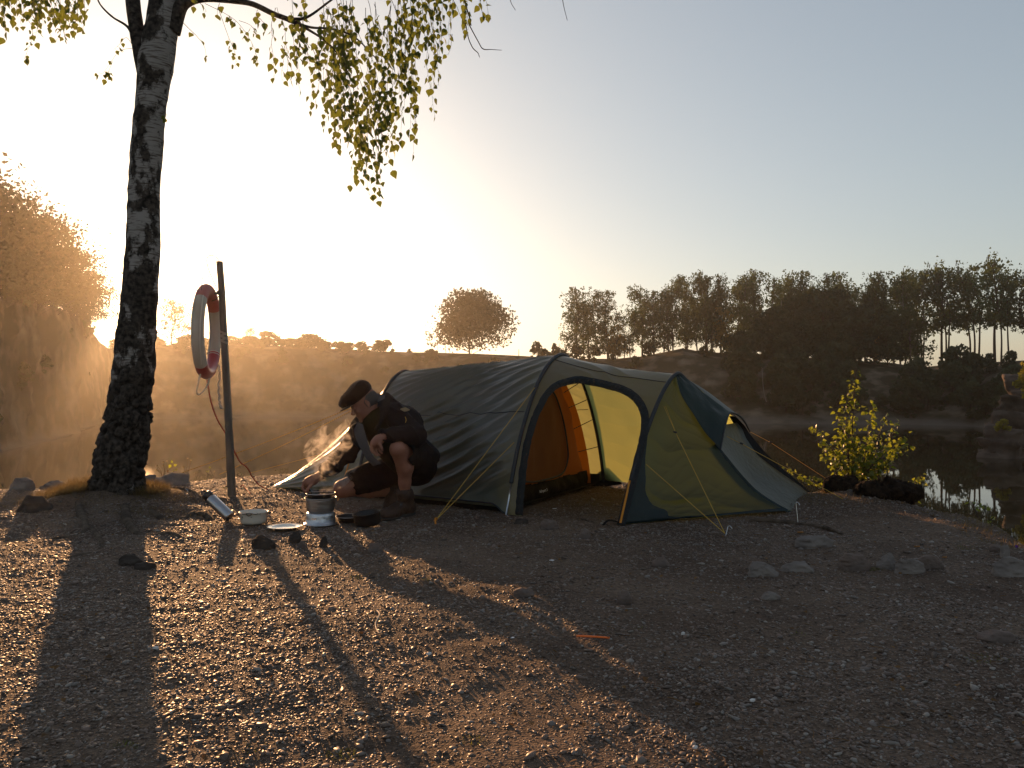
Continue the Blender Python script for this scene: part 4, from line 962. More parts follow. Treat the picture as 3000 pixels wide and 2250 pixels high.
# ---- life ring
rc = P(606, 972, 6.93); ring = root('life_ring', rc, 'red and white life ring with rope hanging edge-on from the leaning post', 'life ring')
R0, r0 = .352, .051; yaw = R(11.5)
# the ring's plane holds the vertical and a direction almost along the view; the near limb shows on the left
vd = np.array([.349, -.937, 0]); vl = np.array([-.937, -.349, 0]); e1 = vd*math.cos(yaw)+vl*math.sin(yaw); e2 = np.array([.012, 0, 1.0]); e2 /= np.linalg.norm(e2); e3 = np.cross(e1, e2)
def rp(a, rr=0, off=0, rad=0): return rc+(e1*math.cos(a)+e2*math.sin(a))*(R0+rr)*1.0+e3*off
def arc(a0, a1, name, m, rad=r0, n=60):
    g = G(); V = []
    for a in np.linspace(a0, a1, n):
        for k in range(24):
            b = 2*math.pi*k/24; V.append(rp(a, rad*math.cos(b)*1.0, rad*math.sin(b)))
    g.add(V, grid_faces(n, 24, False, True)); return mk(name, g, m, ring)
hr, hl = R(62), R(58)
arc(R(45), R(143), 'red_band', M_redpale); arc(R(-150), R(-52), 'red_band', M_red)
arc(R(-52), R(45), 'white_section', M_buoyw); arc(R(143), R(210), 'white_section', M_buoyw)
for a in (R(-150), R(-146)): arc(a-.012, a+.012, 'seam', M_ropew, r0+.002, 4)
for s in (1, -1):   # stitching on each white limb
    g = G()
    for aa in np.linspace(-.80, .72, 46):
        a = aa if s > 0 else math.pi-aa
        p1, p2 = rp(a-.006, -r0*.80, .62*r0), rp(a+.006, -r0*.80, .62*r0); tube([p1, p2], .003, 4, g=g)
    mk('stitching', g, M_rimblack, ring)
# grab rope in loops
def lp(pl, m, rr=.005, name='grab_rope', n=40): return mk(name, tube(spline(pl, n), rr, 7), m, ring)
lp([rp(.75, r0+.004, -.03), rp(.55, r0+.012, -.035), rp(.1, r0+.016, -.035), rp(-.35, r0+.014, -.03), rp(-.78, r0+.003, -.02)], M_ropew)
lp([P(587, 1096, 6.62), P(583, 1112, 6.60), P(577, 1140, 6.58), P(578, 1155, 6.60), P(588, 1153, 6.66), P(603, 1137, 6.78), P(612, 1115, 6.9), P(617, 1098, 6.95)], M_ropew)
lp([P(590, 850, 6.66), P(591, 828, 6.68), P(596, 806, 6.72), P(604, 801, 6.80), P(612, 812, 6.88), P(618, 832, 6.95)], M_wire, .0028)
lp([P(575, 847, 6.62), P(580, 854, 6.63)], M_wire, .0028, n=4)
lp([P(640, 868, 7.0), P(632, 878, 6.98), P(620, 882, 6.95)], M_wire, .004, n=12)
lp([P(606, 1112, 6.9), P(609, 1130, 6.9), P(616, 1165, 6.92), P(625, 1200, 6.95), P(640, 1235, 7.0), P(655, 1260, 7.08), P(672, 1290, 7.2), P(690, 1330, 7.3), P(705, 1355, 7.35), P(722, 1368, 7.4), P(733, 1385, 7.5), P(740, 1398, 7.6), P(760, 1421, 7.6), P(785, 1434, 7.55)], M_roper, .0055, 'throw_line', 140)
lp([P(706, 1425, 7.9), P(712, 1421, 7.9), P(722, 1434, 7.6), P(733, 1447, 7.35)], M_roper, .006, 'throw_line', 20)
sw = spline([P(641, 1070, 7.0), P(643, 1100, 7.0), P(640, 1140, 6.99), P(643, 1175, 6.99), P(646, 1190, 6.98), P(651, 1197, 6.98)], 60); sw[:, 0] += .006*np.sin(np.arange(60)*.9)
mk('frayed_tail', tube(sw, .0105, 6, flat=.7), M_ropew, ring)

# ---- stove
def at_ground(px, py): Y = F/(py-1125); x = (px-1500)/F*Y; z = gz(x, Y); Y = F*(1-z)/(py-1125); return np.array([(px-1500)/F*Y, Y, gz((px-1500)/F*Y, Y)])
sx = np.array([-1.362, 5.83, 0]); sx[2] = gz(sx[0], sx[1])+.003
stove = root('camp_stove', sx, 'round aluminium camp stove with perforated base under the steaming pan', 'stove')
base = mk('stove_base', lathe([(.000, .004), (.118, .001), (.120, .004), (.118, .008), (.104, .010), (.103, .050), (.101, .074), (.096, .083), (.088, .087), (.075, .088)], 64, sx), M_alub, stove)
g = G()
for c_ in range(11):
    for r_ in range(5):
        if r_ == 2: continue
        a = R(-64+c_*4.1); z = .026+r_*.0088; rr = .1038; w_ = .0021
        t_ = np.array([-math.sin(a), math.cos(a), 0]); n_ = np.array([math.cos(a), math.sin(a), 0]); p = sx+n_*rr+np.array([0, 0, z])
        g.add([p-t_*w_-np.array([0, 0, w_]), p+t_*w_-np.array([0, 0, w_]), p+t_*w_+np.array([0, 0, w_]), p-t_*w_+np.array([0, 0, w_])], [(0, 1, 2, 3)])
mk('air_holes', g, M_plastic, base, smooth=False)
a = R(-103); n_ = np.array([math.cos(a), math.sin(a), 0]); t_ = np.array([-math.sin(a), math.cos(a), 0]); p = sx+n_*.1048+np.array([0, 0, .052])
g = G(); g.add([p-t_*.018-np.array([0, 0, .005]), p+t_*.018-np.array([0, 0, .005]), p+t_*.018+np.array([0, 0, .005]), p-t_*.018+np.array([0, 0, .005])], [(0, 1, 2, 3)]); mk('name_plate', g, M_steel, base, smooth=False)
mk('windshield', lathe([(.080, .089), (.086, .091), (.094, .100), (.100, .125), (.105, .172), (.107, .176), (.104, .178), (.112, .184), (.115, .187), (.113, .191), (.107, .190), (.101, .150), (.092, .100)], 72, sx), M_alud, stove)
pan = root('frying_pan', sx+np.array([0, 0, .18]), 'shallow dark pan steaming on top of the camp stove', 'pan')
mk('pan_body', lathe([(0, .170), (.080, .170), (.089, .176), (.095, .208), (.101, .216), (.1025, .219), (.100, .220), (.094, .214), (.086, .180), (.078, .176), (0, .176)], 64, sx), M_darkpan, pan)
mk('rim', lathe([(.1005, .2175), (.1035, .219), (.1035, .2215), (.1005, .222), (.1005, .2175)], 64, sx), M_alub, pan)
mk('stew', lathe([(0, .197), (.09, .197)], 40, sx), mat('brown_stew', (.10, .05, .02), .25), pan, smooth=False)
# ---- black pans on the ground
px_ = np.array([(1024-1500)/F*5.93, 5.93, 0]); px_[2] = gz(*px_[:2])+.004
o = root('frying_pan', px_, 'low black frying pan on the gravel between the stove and the tilted pot', 'pan')
mk('pan_body', lathe([(0, .001), (.078, .002), (.086, .008), (.096, .036), (.1, .040), (.099, .042), (.093, .038), (.083, .010), (.074, .006), (0, .005)], 56, px_), M_darkpan, o)
mk('rim', lathe([(.0985, .039), (.1015, .0405), (.101, .043), (.0985, .0425), (.0985, .039)], 56, px_), M_alub, o)
pt = np.array([(1079-1500)/F*5.77, 5.77, 0]); pt[2] = gz(*pt[:2])+.004
Mt = np.array(Matrix.Rotation(R(-7), 3, 'Y') @ Matrix.Rotation(R(4), 3, 'X'))
o = root('cooking_pot', pt, 'deep dark cooking pot tilted beside the man\'s boot', 'pot')
mk('pot_body', lathe([(0, .006), (.078, .006), (.088, .014), (.0925, .04), (.0945, .088), (.098, .091), (.0965, .093), (.091, .088), (.088, .030), (.080, .014), (0, .012)], 56, pt, M=Mt), M_darkpan, o)
mk('rim', lathe([(.0965, .0895), (.0995, .0905), (.0995, .0935), (.0965, .0935), (.0965, .0895)], 56, pt, M=Mt), M_darkpan, o)
# ---- plate
pp = np.array([(834-1500)/F*5.62, 5.62, 0]); pp[2] = gz(*pp[:2])+.008
o = root('plate', pp, 'flat cream enamel plate with a dark rim lying in front of the stove', 'plate')
mk('dish', lathe([(0, 0), (.075, 0), (.088, .006), (.116, .013), (.1175, .015), (.115, .0165), (.087, .010), (.074, .004), (0, .004)], 64, pp), M_enamel, o)
mk('rim', lathe([(.1155, .0125), (.119, .014), (.1185, .017), (.1155, .0172), (.1155, .0125)], 64, pp), M_rimblack, o)
# ---- enamel pot
pe = np.array([(743-1500)/F*5.84, 5.84, 0]); pe[2] = gz(*pe[:2])+.003
o = root('enamel_pot', pe, 'small chipped white enamel pot with two wire handles beside the steel bottle', 'pot')
M_chip = mat('chipped_white_enamel', (.60, .55, .47), .3, coat=.3, col2=(.02, .015, .012), vscale=26, ramp=(.66, .69))
mk('pot_body', lathe([(0, .001), (.078, .001), (.088, .009), (.092, .03), (.094, .072), (.101, .080), (.1025, .083), (.100, .085), (.092, .078), (.089, .030), (.082, .010), (0, .007)], 64, pe), M_chip, o)
for s, a in ((1, R(20)), (-1, R(200))):
    n_ = np.array([math.cos(a), math.sin(a), 0]); t_ = np.array([-math.sin(a), math.cos(a), 0]); z_ = np.array([0, 0, .068])
    mk('handle', tube(spline([pe+n_*.094-t_*.030+z_, pe+n_*.118-t_*.026+z_, pe+n_*.128+z_, pe+n_*.118+t_*.026+z_, pe+n_*.094+t_*.030+z_], 24), .0042, 7), M_rimblack, o)
mk('rim_chips', tube([pe+np.array([math.cos(t_)*.1035, math.sin(t_)*.1035, .0825+.004*math.sin(t_*7)]) for t_ in np.linspace(R(-120), R(-55), 24)], .0028, 6), M_rimblack, o)
mk('rim_chips', tube([pe+np.array([-.02, -.1035, .08]), pe+np.array([.0, -.108, .068]), pe+np.array([.02, -.1035, .079])], .004, 6), M_rimblack, o)
mk('loose_strap', tube(spline([pe+np.array([-.10, -.0, .03]), pe+np.array([-.16, .02, .028]), pe+np.array([-.20, .0, .016])], 12), .010, 6, flat=.35), M_plastic, o)
# ---- bottle
b0, b1 = np.array([-2.02, 5.86, 0]), np.array([-2.235, 5.93, 0]); b0[2] = gz(*b0[:2])+.034; b1[2] = b0[2]+.175
o = root('steel_bottle', b0, 'brushed steel bottle with black loop cap lying tilted on a root', 'bottle')
zt = Vector(b1-b0).normalized(); Mb = np.array(zt.to_track_quat('Z', 'Y').to_matrix())
mk('bottle_body', lathe([(0, -.004), (.032, -.004), (.039, .002), (.040, .01), (.040, .195), (.036, .207), (.028, .213), (.026, .217)], 48, b0, M=Mb), M_bottle, o)
cap_ = mk('cap', lathe([(.0285, .208), (.038, .211), (.0385, .250), (.034, .256), (.0, .257)], 40, b0, M=Mb), M_plastic, o)
lo = [b0+Mb @ np.array([.032*math.cos(t_), 0, .250+.040*math.sin(t_)]) for t_ in np.linspace(0, math.pi, 20)]
mk('cap_loop', tube(lo, .0075, 8), M_plastic, cap_)

# ---- tent pegs
def peg(p, tip, col_label, name='tent_peg', m=M_steel, r=.0027, tab=None):
    p, tip = np.array(p, float), np.array(tip, float); o = root(name, (p[0], p[1], p[2]), col_label, 'tent peg', None)
    d = tip-p; L_ = np.linalg.norm(d); d /= L_; s = np.array([1.0, 0, 0]) if d[0] <= 0 or True else 0
    c = spline([p-d*.04, p+d*L_*.5, tip-d*.004, tip+np.array([.009, -.003, .003]), tip+np.array([.020, -.006, -.007]), tip+np.array([.024, -.008, -.016])], 30)
    mk('shaft', tube(c, r, 7), m, o)
    return o
a = at_ground(1281, 1573)
peg_o = root('tent_peg', (pgA[0], pgA[1], 0), 'peg with an orange cord tab where two guy lines of the sleeping section meet', 'tent peg')
mk('shaft', tube([pgA+np.array([0, 0, .03]), pgA+np.array([.004, -.02, -.03])], .005, 7), M_steel, peg_o)
mk('cord_tab', tube(spline([pgA+np.array([-.004, 0, .035]), pgA+np.array([.002, -.06, .018]), pgA+np.array([.008, -.11, .012])], 12), .007, 6, flat=.5), M_ostrap, peg_o)
mk('cord_knot', tube([pgA+np.array([-.008, 0, .012]), pgA+np.array([.008, 0, .036])], .010, 8), M_ostrap, peg_o)
peg(pgB+np.array([.012, .03, 0]), P(2133, 1542, 5.42), 'bright hooked peg at the foot of the vestibule guy lines')
q = at_ground(2338, 1535); peg(q, P(2332, 1473, q[1]+.02), 'tall steel peg standing at the front corner of the vestibule')
q = P(2525, 1499, 6.42); peg(q, P(2545, 1463, 6.42), 'hooked peg leaning on the mossy mound right of the tent')
q = at_ground(541, 1470); peg(q, P(543, 1434, q[1]), 'thin bent peg in the lit gravel between birch and post')
q = at_ground(1486, 1512); peg_o = root('tent_peg', q, 'small peg at the base of the bare main pole', 'tent peg'); mk('shaft', tube([q, q+np.array([.0, 0, .02])], .004, 6), M_steel, peg_o)

# ---- rocks
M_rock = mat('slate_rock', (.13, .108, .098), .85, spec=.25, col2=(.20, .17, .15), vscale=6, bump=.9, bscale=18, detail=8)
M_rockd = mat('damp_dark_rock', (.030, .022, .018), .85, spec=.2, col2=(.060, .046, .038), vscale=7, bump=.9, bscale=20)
M_rockr = mat('reddish_rock', (.150, .108, .090), .8, spec=.2, col2=(.11, .084, .072), vscale=6, bump=.8, bscale=22)
def rock(x0, x1, y0, y1, label, m=M_rock, seed=0, depth=1.0, group=None, name='rock', slab=.0, yb=None):
    """boulder whose picture box is about x0..x1, y0..y1; y1 is its ground line"""
    b = at_ground((x0+x1)/2, y1-2); Y = b[1]; wx = (x1-x0)/F*Y; h = max((y1-y0)/F*Y-.0, .02); dy = wx*.42*depth+.02
    if h > .5*wx: pass
    c = np.array([b[0], Y+dy*.45, b[2]+min(.018, h*.3)]); rr = np.random.default_rng(seed+900)
    hh = max(h*1.0, .018)
    n = 2400; g_ = SDF(c-np.array([wx*.62, dy*.75, hh*1.0+.03]), c+np.array([wx*.62, dy*.75, hh*1.25+.03]), max(wx/48, .0032))
    g_.ell(c, (wx*.5, dy*.5, hh*.98), .01)
    # chip planes off the lump
    _, (X, Y_, Z) = g_.sub(g_.lo, g_.lo+g_.h*(g_.n+1))
    for k in range(11):
        a = rr.uniform(0, 2*math.pi); el = rr.uniform(-.1, 1.0) if k > 2 else rr.uniform(1.15, 1.5); nv = np.array([math.cos(a)*math.cos(el)/wx, math.sin(a)*math.cos(el)/dy, math.sin(el)/hh*.5]); nv /= np.linalg.norm(nv)
        sup = math.sqrt((nv[0]*wx*.5)**2+(nv[1]*dy*.5)**2+(nv[2]*hh)**2)*(rr.uniform(.60, .88) if k > 2 else rr.uniform(.72, .95))
        g_.d = np.maximum(g_.d, ((X-c[0])*nv[0]+(Y_-c[1])*nv[1]+(Z-c[2])*nv[2]-sup).astype(np.float32))
    s_ = 7/wx; g_.d += (wx*.030*vn(X*s_, Y_*s_, Z*s_*2.2, 100+seed)+wx*.008*vn(X*s_*3, Y_*s_*3, Z*s_*6, 101+seed)).astype(np.float32)
    v, f = g_.mesh(); v = smooth_mesh(v, f, 1, .4)
    o = mk(name, None, m, None, v=v, f=f, smooth=False, at=c); tag(o, label, 'rock', group); return o
rk = [
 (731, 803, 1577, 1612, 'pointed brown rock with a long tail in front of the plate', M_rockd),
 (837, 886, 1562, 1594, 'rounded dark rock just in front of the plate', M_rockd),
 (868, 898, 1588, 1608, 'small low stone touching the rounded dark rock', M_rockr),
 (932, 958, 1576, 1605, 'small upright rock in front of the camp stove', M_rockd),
 (1076, 1122, 1596, 1622, 'wedge of pale stone where the thin sunlit streak begins', M_rockr),
 (2185, 2292, 1658, 1693, 'long low grey boulder half sunk in the gravel right of the tent', M_rock),
 (2285, 2405, 1656, 1682, 'flat ledge of rock behind the long low grey boulder', M_rock),
 (2338, 2455, 1580, 1610, 'smooth flat stone nearest the vestibule corner', M_rock),
 (2464, 2560, 1632, 1676, 'broad flat-topped grey rock, left end of the row of rocks', M_rockr),
 (2575, 2636, 1632, 1670, 'squarish bluish rock in the middle of the row', M_rock),
 (2632, 2720, 1643, 1687, 'large rounded rock in front of the squarish bluish one', M_rock),
 (2693, 2773, 1636, 1676, 'angular rock at the right end of the row', M_rockr),
 (2924, 3040, 1640, 1694, 'big layered grey slab cut by the right edge of the picture', M_rock),
 (2934, 2964, 1604, 1632, 'upright pointed stone beside the purple flower', M_rock),
 (2905, 2950, 1600, 1618, 'reddish flat stone left of the upright pointed stone', M_rockr),
 (1805, 1854, 1738, 1771, 'low triangular stone in the shaded gravel in front of the doorway', M_rockr),
 (2230, 2292, 1741, 1761, 'thin grey flake of rock in the open gravel on the right', M_rock),
 (1498, 1566, 1731, 1753, 'low dark stone at the tip of the thin sunlit streak', M_rockr),
 (1912, 1970, 1639, 1665, 'low stone in front of the vestibule guy lines', M_rockr),
 (28, 148, 1444, 1493, 'black rugged rock left of the birch', M_rockd),
 (14, 92, 1420, 1452, 'grey slab at the water\'s edge, far left', M_rock),
 (104, 196, 1421, 1442, 'thin grey slab beside the birch mound at the water\'s edge', M_rock),
 (398, 470, 1390, 1420, 'rounded grey slab just right of the birch trunk', M_rock),
 (430, 560, 1389, 1424, 'long grey slab under the white seed heads', M_rock),
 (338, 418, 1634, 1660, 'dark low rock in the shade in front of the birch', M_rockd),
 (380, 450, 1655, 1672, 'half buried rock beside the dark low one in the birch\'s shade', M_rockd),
 (1500, 1548, 1524, 1538, 'small hump of stone at the foot of the main arch', M_rockd),
 (1580, 1640, 1528, 1556, 'grey stone in front of the open doorway', M_rockr),
 (1690, 1740, 1560, 1582, 'pale low stone between doorway and gravel', M_rockr),
 (2880, 2990, 1860, 1885, 'dark sunken ledge of rock near the right edge', M_rockr),
]
for i, (a, b, c, d, lab, m_) in enumerate(rk): rock(a, b, c, d, lab, m_, seed=i)
# ---- small litter
def bit(name, px, py, w_, h_, m_, lab, cat, seed=0, z=.004):
    b = at_ground(px, py); rr = np.random.default_rng(seed); k_ = 9
    v = [b+np.array([w_*math.cos(t_)*rr.uniform(.7, 1.1), w_*.6*math.sin(t_)*rr.uniform(.7, 1.1), z+.3*h_*rr.uniform(0, 1)]) for t_ in np.linspace(0, 2*math.pi, k_, endpoint=False)]
    v2 = [q+np.array([0, 0, h_*rr.uniform(.6, 1.2)]) for q in v]
    top = b+np.array([0, 0, h_*1.4+z]); f = [(i, (i+1) % k_, k_+(i+1) % k_, k_+i) for i in range(k_)]+[(k_+i, k_+(i+1) % k_, 2*k_) for i in range(k_)]
    o = mk(name, G().add(v+v2+[top], f), m_, None, smooth=False, at=b); tag(o, lab, cat); return o
M_paper = mat('white_paper', (.75, .75, .78), .6); M_quartz = mat('white_quartz', (.62, .60, .58), .5); M_dead = mat('dead_leaf', (.30, .13, .03), .7, trans=.3)
bit('pebble', 2001, 1864, .009, .010, M_quartz, 'round white pebble in the shaded gravel right of the orange stick', 'pebble', 1)
bit('paper_scrap', 1497, 1872, .017, .003, M_paper, 'white scrap of paper left of the orange stick', 'litter', 2)
bit('paper_scrap', 1617, 1644, .015, .003, M_paper, 'small white scrap in the gravel in front of the guy line peg', 'litter', 3)
bit('paper_scrap', 1624, 1492, .018, .003, M_paper, 'white scrap on the ground just inside the doorway', 'litter', 4)
bit('pebble', 1256, 1922, .010, .008, M_quartz, 'white flat pebble in the sunlit gravel', 'pebble', 5)
bit('pebble', 456, 1905, .012, .008, M_quartz, 'bright pebble in the sun beside the birch\'s shadow', 'pebble', 6)
bit('pebble', 2204, 2058, .010, .006, M_quartz, 'pale lilac pebble in the lower middle of the shade', 'pebble', 7)
bit('pebble', 2036, 2198, .009, .007, M_quartz, 'white oval pebble near the bottom edge', 'pebble', 8)
bit('fallen_leaf', 2344, 1563, .022, .008, M_dead, 'dead orange leaf on the ground below the vestibule corner', 'leaf', 9)
bit('fallen_leaf', 2686, 1604, .018, .006, M_dead, 'brown dead leaf behind the row of rocks', 'leaf', 10)
bit('fallen_leaf', 2768, 1636, .016, .006, M_dead, 'rust coloured dead leaf above the angular rock', 'leaf', 11)
a, b = at_ground(1688, 1872), at_ground(1786, 1876); o = root('orange_stick', a, 'thin bright orange plastic stick lying in the shaded gravel', 'stick')
mk('stick_body', tube(spline([a+np.array([0, 0, .012]), (a+b)/2+np.array([0, 0, .012]), b+np.array([0, 0, .010])], 10), .0042, 7), mat('orange_plastic', (.85, .16, .02), .4), o)
a = [at_ground(1103, 1798), at_ground(1112, 1815), at_ground(1100, 1835), at_ground(1108, 1862), at_ground(1118, 1868)]
o = mk('dry_twig', tube(spline([q+np.array([0, 0, .015+.006*math.sin(i*2)]) for i, q in enumerate(a)], 24), .003, 6), mat('bleached_twig', (.4, .33, .25), .7), None, at=a[0]); tag(o, 'pale crooked twig lying in the sunlit gravel', 'twig')
for pl, lab, rr in (([(2195, 1527), (2305, 1533), (2394, 1545), (2470, 1566)], 'dark crooked root or branch lying in front of the vestibule corner', .02), ([(1690, 1520), (1750, 1535), (1800, 1548)], 'thin dark twig lying at the doorway', .006)):
    c = [at_ground(*q)+np.array([0, 0, .004]) for q in pl]; c = spline(c, 40); c[:, 2] += .008*vn(np.arange(40)*.4, 1, 1, 88)
    o = mk('fallen_branch', tube(c, rr*np.interp(np.arange(40), [0, 5, 30, 39], [.5, 1, .8, .2]), 8), M_root, None, at=c[0]); tag(o, lab, 'branch')

# ---- plants -------------------------------------------------------------
def peat(cx, cy, rx, ry, h, lab, seed):
    g_ = SDF((cx-rx*1.3, cy-ry*1.3, -.08), (cx+rx*1.3, cy+ry*1.3, h*1.5+.1), .009); z0 = gz(cx, cy)
    g_.ell((cx, cy, z0+h*.25), (rx, ry, h*.8), .02); g_.ell((cx-rx*.4, cy, z0+h*.4), (rx*.5, ry*.7, h*.6), .04); g_.ell((cx+rx*.45, cy-ry*.1, z0+h*.25), (rx*.45, ry*.6, h*.55), .04)
    g_.warp(lambda x, y, z: -.03*fbm(x*11, y*11, z*11, 4, seed)-.010*vn(x*60, y*60, z*60, seed+5)); v, f = g_.mesh()
    o = mk('peat_hummock', None, mat('peat%d' % seed, (.010, .006, .004), .95, spec=.1, col2=(.03, .018, .011), vscale=22, bump=1, bscale=60), None, v=v, f=f, at=(cx, cy, z0)); tag(o, lab, 'hummock')
peat((2468-1500)/F*6.75, 6.78, .15, .13, .115, 'small dark crumbling stump at the foot of the sapling', 111)
peat((2600-1500)/F*6.5, 6.50, .27, .17, .12, 'broad dark peaty hummock right of the hooked peg', 121)

def bush(name, lab, cat, base, stems, m=M_leafy, size=.046, seed=0, step=.032):
    o = root(name, base, lab, cat); rr = np.random.default_rng(seed); tw, lf, tn = G(), G(), []
    for (tx, ty, tY, n_side, dens) in stems:
        tip = P(tx, ty, tY); b = np.array(base)+np.array([rr.normal(0, .03), rr.normal(0, .03), 0]); md = (b+tip)/2+np.array([rr.normal(0, .03), rr.normal(0, .05), .03])
        c = spline([b, md, tip], 40); L_ = np.linalg.norm(tip-b); tube(c, np.linspace(.003+.004*L_, .001, 40), 6, g=tw)
        n_ = int(L_*n_side)
        for i in range(n_):
            j = int(rr.uniform(.18, .97)*39); p = c[j]; t = j/39; a = rr.uniform(0, 6.28); L2 = (.10+.22*L_)*(1.05-t)*rr.uniform(.4, 1.1)
            d = np.array([math.cos(a), math.sin(a)*.8, rr.uniform(.2, .9)]); d /= np.linalg.norm(d); e = p+d*L2; s2 = spline([p, p+d*L2*.5+np.array([0, 0, .01]), e+np.array([0, 0, -.02])], 10); tube(s2, np.linspace(.0018, .0007, 10), 4, g=tw)
            for q_ in range(max(2, int(L2/step*dens))):
                x = s2[int(rr.uniform(.1, 1)*9)]; o_ = rr.normal(0, 1, 3)*np.array([1, 1, .5])+np.array([0, 0, -.1]); o_ /= np.linalg.norm(o_); x2 = x+o_*.016
                tube([x, x2], .0007, 3, False, tw); leaf_geo(lf, tn, x2, o_+np.array([0, 0, -.45]), rr.normal(0, 1, 3)+np.array([-.3, .4, .8]), size*rr.uniform(.55, 1.15), rr.random()**2)
        for i in range(int(L_*22)):
            j = int(rr.uniform(.2, 1)*39); o_ = rr.normal(0, 1, 3); o_ /= np.linalg.norm(o_); x2 = c[j]+o_*.018; leaf_geo(lf, tn, x2, o_+np.array([0, 0, -.4]), rr.normal(0, 1, 3), size*rr.uniform(.6, 1.1), rr.random()**2)
    mk('stems', tw, M_twig, o); mk('leaves', lf, m, o, smooth=False, attr={'tone': tn}); return o
bb = P(2500, 1442, 6.95)
bush('birch_sapling', 'young birch sapling with bright backlit leaves behind the mound right of the tent', 'sapling', bb,
     [(2508, 1072, 6.95, 36, 1.1), (2440, 1190, 6.9, 38, 1.1), (2370, 1235, 6.95, 34, 1.1), (2600, 1215, 6.95, 38, 1.1), (2665, 1262, 6.9, 36, 1.1), (2678, 1300, 6.8, 34, 1.2), (2640, 1230, 7.0, 30, 1.1), (2560, 1180, 7.0, 36, 1.1), (2410, 1330, 6.85, 40, 1.1), (2625, 1340, 6.9, 42, 1.1), (2480, 1150, 7.0, 38, 1.1), (2540, 1300, 6.8, 40, 1.1), (2395, 1290, 7.0, 30, 1.1)], seed=5, size=.043)
bush('leafy_shoots', 'low leafy shoots between the tent\'s right tip and the sapling', 'plant', P(2420, 1450, 7.1), [(2300, 1365, 7.15, 26, 1), (2345, 1390, 7.1, 30, 1), (2400, 1400, 7.0, 30, 1), (2450, 1380, 7.0, 26, 1)], size=.04, seed=6)
bush('leafy_shoots', 'darker leafy shoots right of the peaty hummock', 'plant', P(2650, 1450, 6.8), [(2710, 1390, 6.7, 26, 1), (2690, 1425, 6.7, 30, 1), (2620, 1420, 6.9, 30, 1), (2690, 1470, 6.5, 20, 1)], size=.036, seed=7)
bush('seedling', 'small upright seedling on the right bank against the bright water', 'plant', P(2878, 1515, 5.95), [(2872, 1476, 5.95, 20, 1), (2886, 1490, 5.95, 30, 1)], size=.04, seed=8)
bush('seedling', 'little plant at the far right bank edge below the upright seedling', 'plant', P(2935, 1560, 5.6), [(2930, 1520, 5.6, 20, 1), (2948, 1545, 5.6, 20, 1)], size=.035, seed=9)
# ---- seed heads by the water
M_fluff = mat('white_seed_fluff', (.8, .74, .62), .8, trans=.6, tcol=(.95, .85, .6)); M_stem = mat('dry_stem', (.16, .11, .04), .8, trans=.3)
def flower(px, py, bx, by, lab, m=M_fluff, rad=.011, Y=8.55, cat='wildflower', name='seed_head'):
    b = P(bx, by, Y); t_ = P(px, py, Y); o = root(name, b, lab, cat); mk('stem', tube(spline([b-np.array([0, 0, .03]), (b+t_)/2+np.array([.01, 0, 0]), t_], 12), .0022, 5), M_stem, o)
    g_ = G(); rr = np.random.default_rng(int(px))
    for i in range(46):
        d = rr.normal(0, 1, 3); d /= np.linalg.norm(d); tube([t_, t_+d*rad*rr.uniform(.7, 1.1)], [.0004, .0016], 3, g=g_)
    mk('head', g_, m, o)
fl_l = [(461, 1365, 475, 1392, 'leftmost white seed head, right beside the birch trunk'), (459, 1377, 476, 1394, 'lowest white seed head beside the birch trunk'), (479, 1354, 478, 1392, 'large white seed head, second highest of the cluster'), (489, 1351, 490, 1392, 'highest white seed head of the cluster by the birch'), (480, 1364, 481, 1392, 'dull seed head just under the two highest ones'), (538, 1368, 536, 1392, 'single white seed head standing alone left of the post'), (550, 1343, 540, 1392, 'brownish seed head on a tall leaning stem left of the post'), (559, 1348, 545, 1392, 'pair of brown seed heads on the tall stem nearest the post'), (628, 1381, 624, 1394, 'pale round bud low between seed heads and post')]
for a in fl_l: flower(*a)
M_yel = mat('yellow_green_weed', (.20, .24, .02), .6, trans=.5, tcol=(.7, .75, .05))
bush('weed', 'upright yellow green weed among the white seed heads', 'plant', P(505, 1394, 8.5), [(506, 1354, 8.5, 6, 1), (512, 1375, 8.5, 6, 1)], m=M_yel, size=.045, seed=21)
bush('weed', 'orange leaved weed low beside the yellow green one', 'plant', P(515, 1396, 8.45), [(520, 1388, 8.45, 4, 1)], m=M_dead, size=.05, seed=22)
bush('weed', 'yellow green weed growing just left of the post', 'plant', P(622, 1396, 8.5), [(630, 1366, 8.5, 6, 1), (610, 1380, 8.5, 6, 1)], m=M_yel, size=.03, seed=23)
M_purple = mat('purple_petal', (.35, .12, .65), .6, trans=.4); fp = P(2979, 1601, 4.95)
flower(2979, 1601, 2984, 1640, 'single purple flower at the right edge', M_purple, .010, 4.95, 'flower', 'purple_flower')
# ---- grass: dry tufts round the birch and along the bank
def blades(g, cx, cy, n, rx, ry, hmin, hmax, rr, ring=0, lean=(0, 0)):
    for i in range(n):
        a = rr.uniform(0, 6.283); q = math.sqrt(rr.uniform(ring*ring, 1)); x, y = cx+rx*q*math.cos(a), cy+ry*q*math.sin(a); z = gz_cache(x, y); h = rr.uniform(hmin, hmax)*(1.15-.5*q)
        b = np.array([x, y, z-.004]); dr = np.array([math.cos(a)*.6+rr.normal(0, .4)+lean[0], math.sin(a)*.6+rr.normal(0, .4)+lean[1], 1.1]); dr /= np.linalg.norm(dr)
        m1 = b+dr*h*.55; e = b+dr*h+np.array([dr[0], dr[1], -.5])*h*.35; s = np.array([-dr[1], dr[0], 0]); s = s/(np.linalg.norm(s)+1e-9)*rr.uniform(.0007, .0014)
        g.add([b-s, b+s, m1+s*.8, m1-s*.8, e], [(0, 1, 2, 3), (3, 2, 4)])
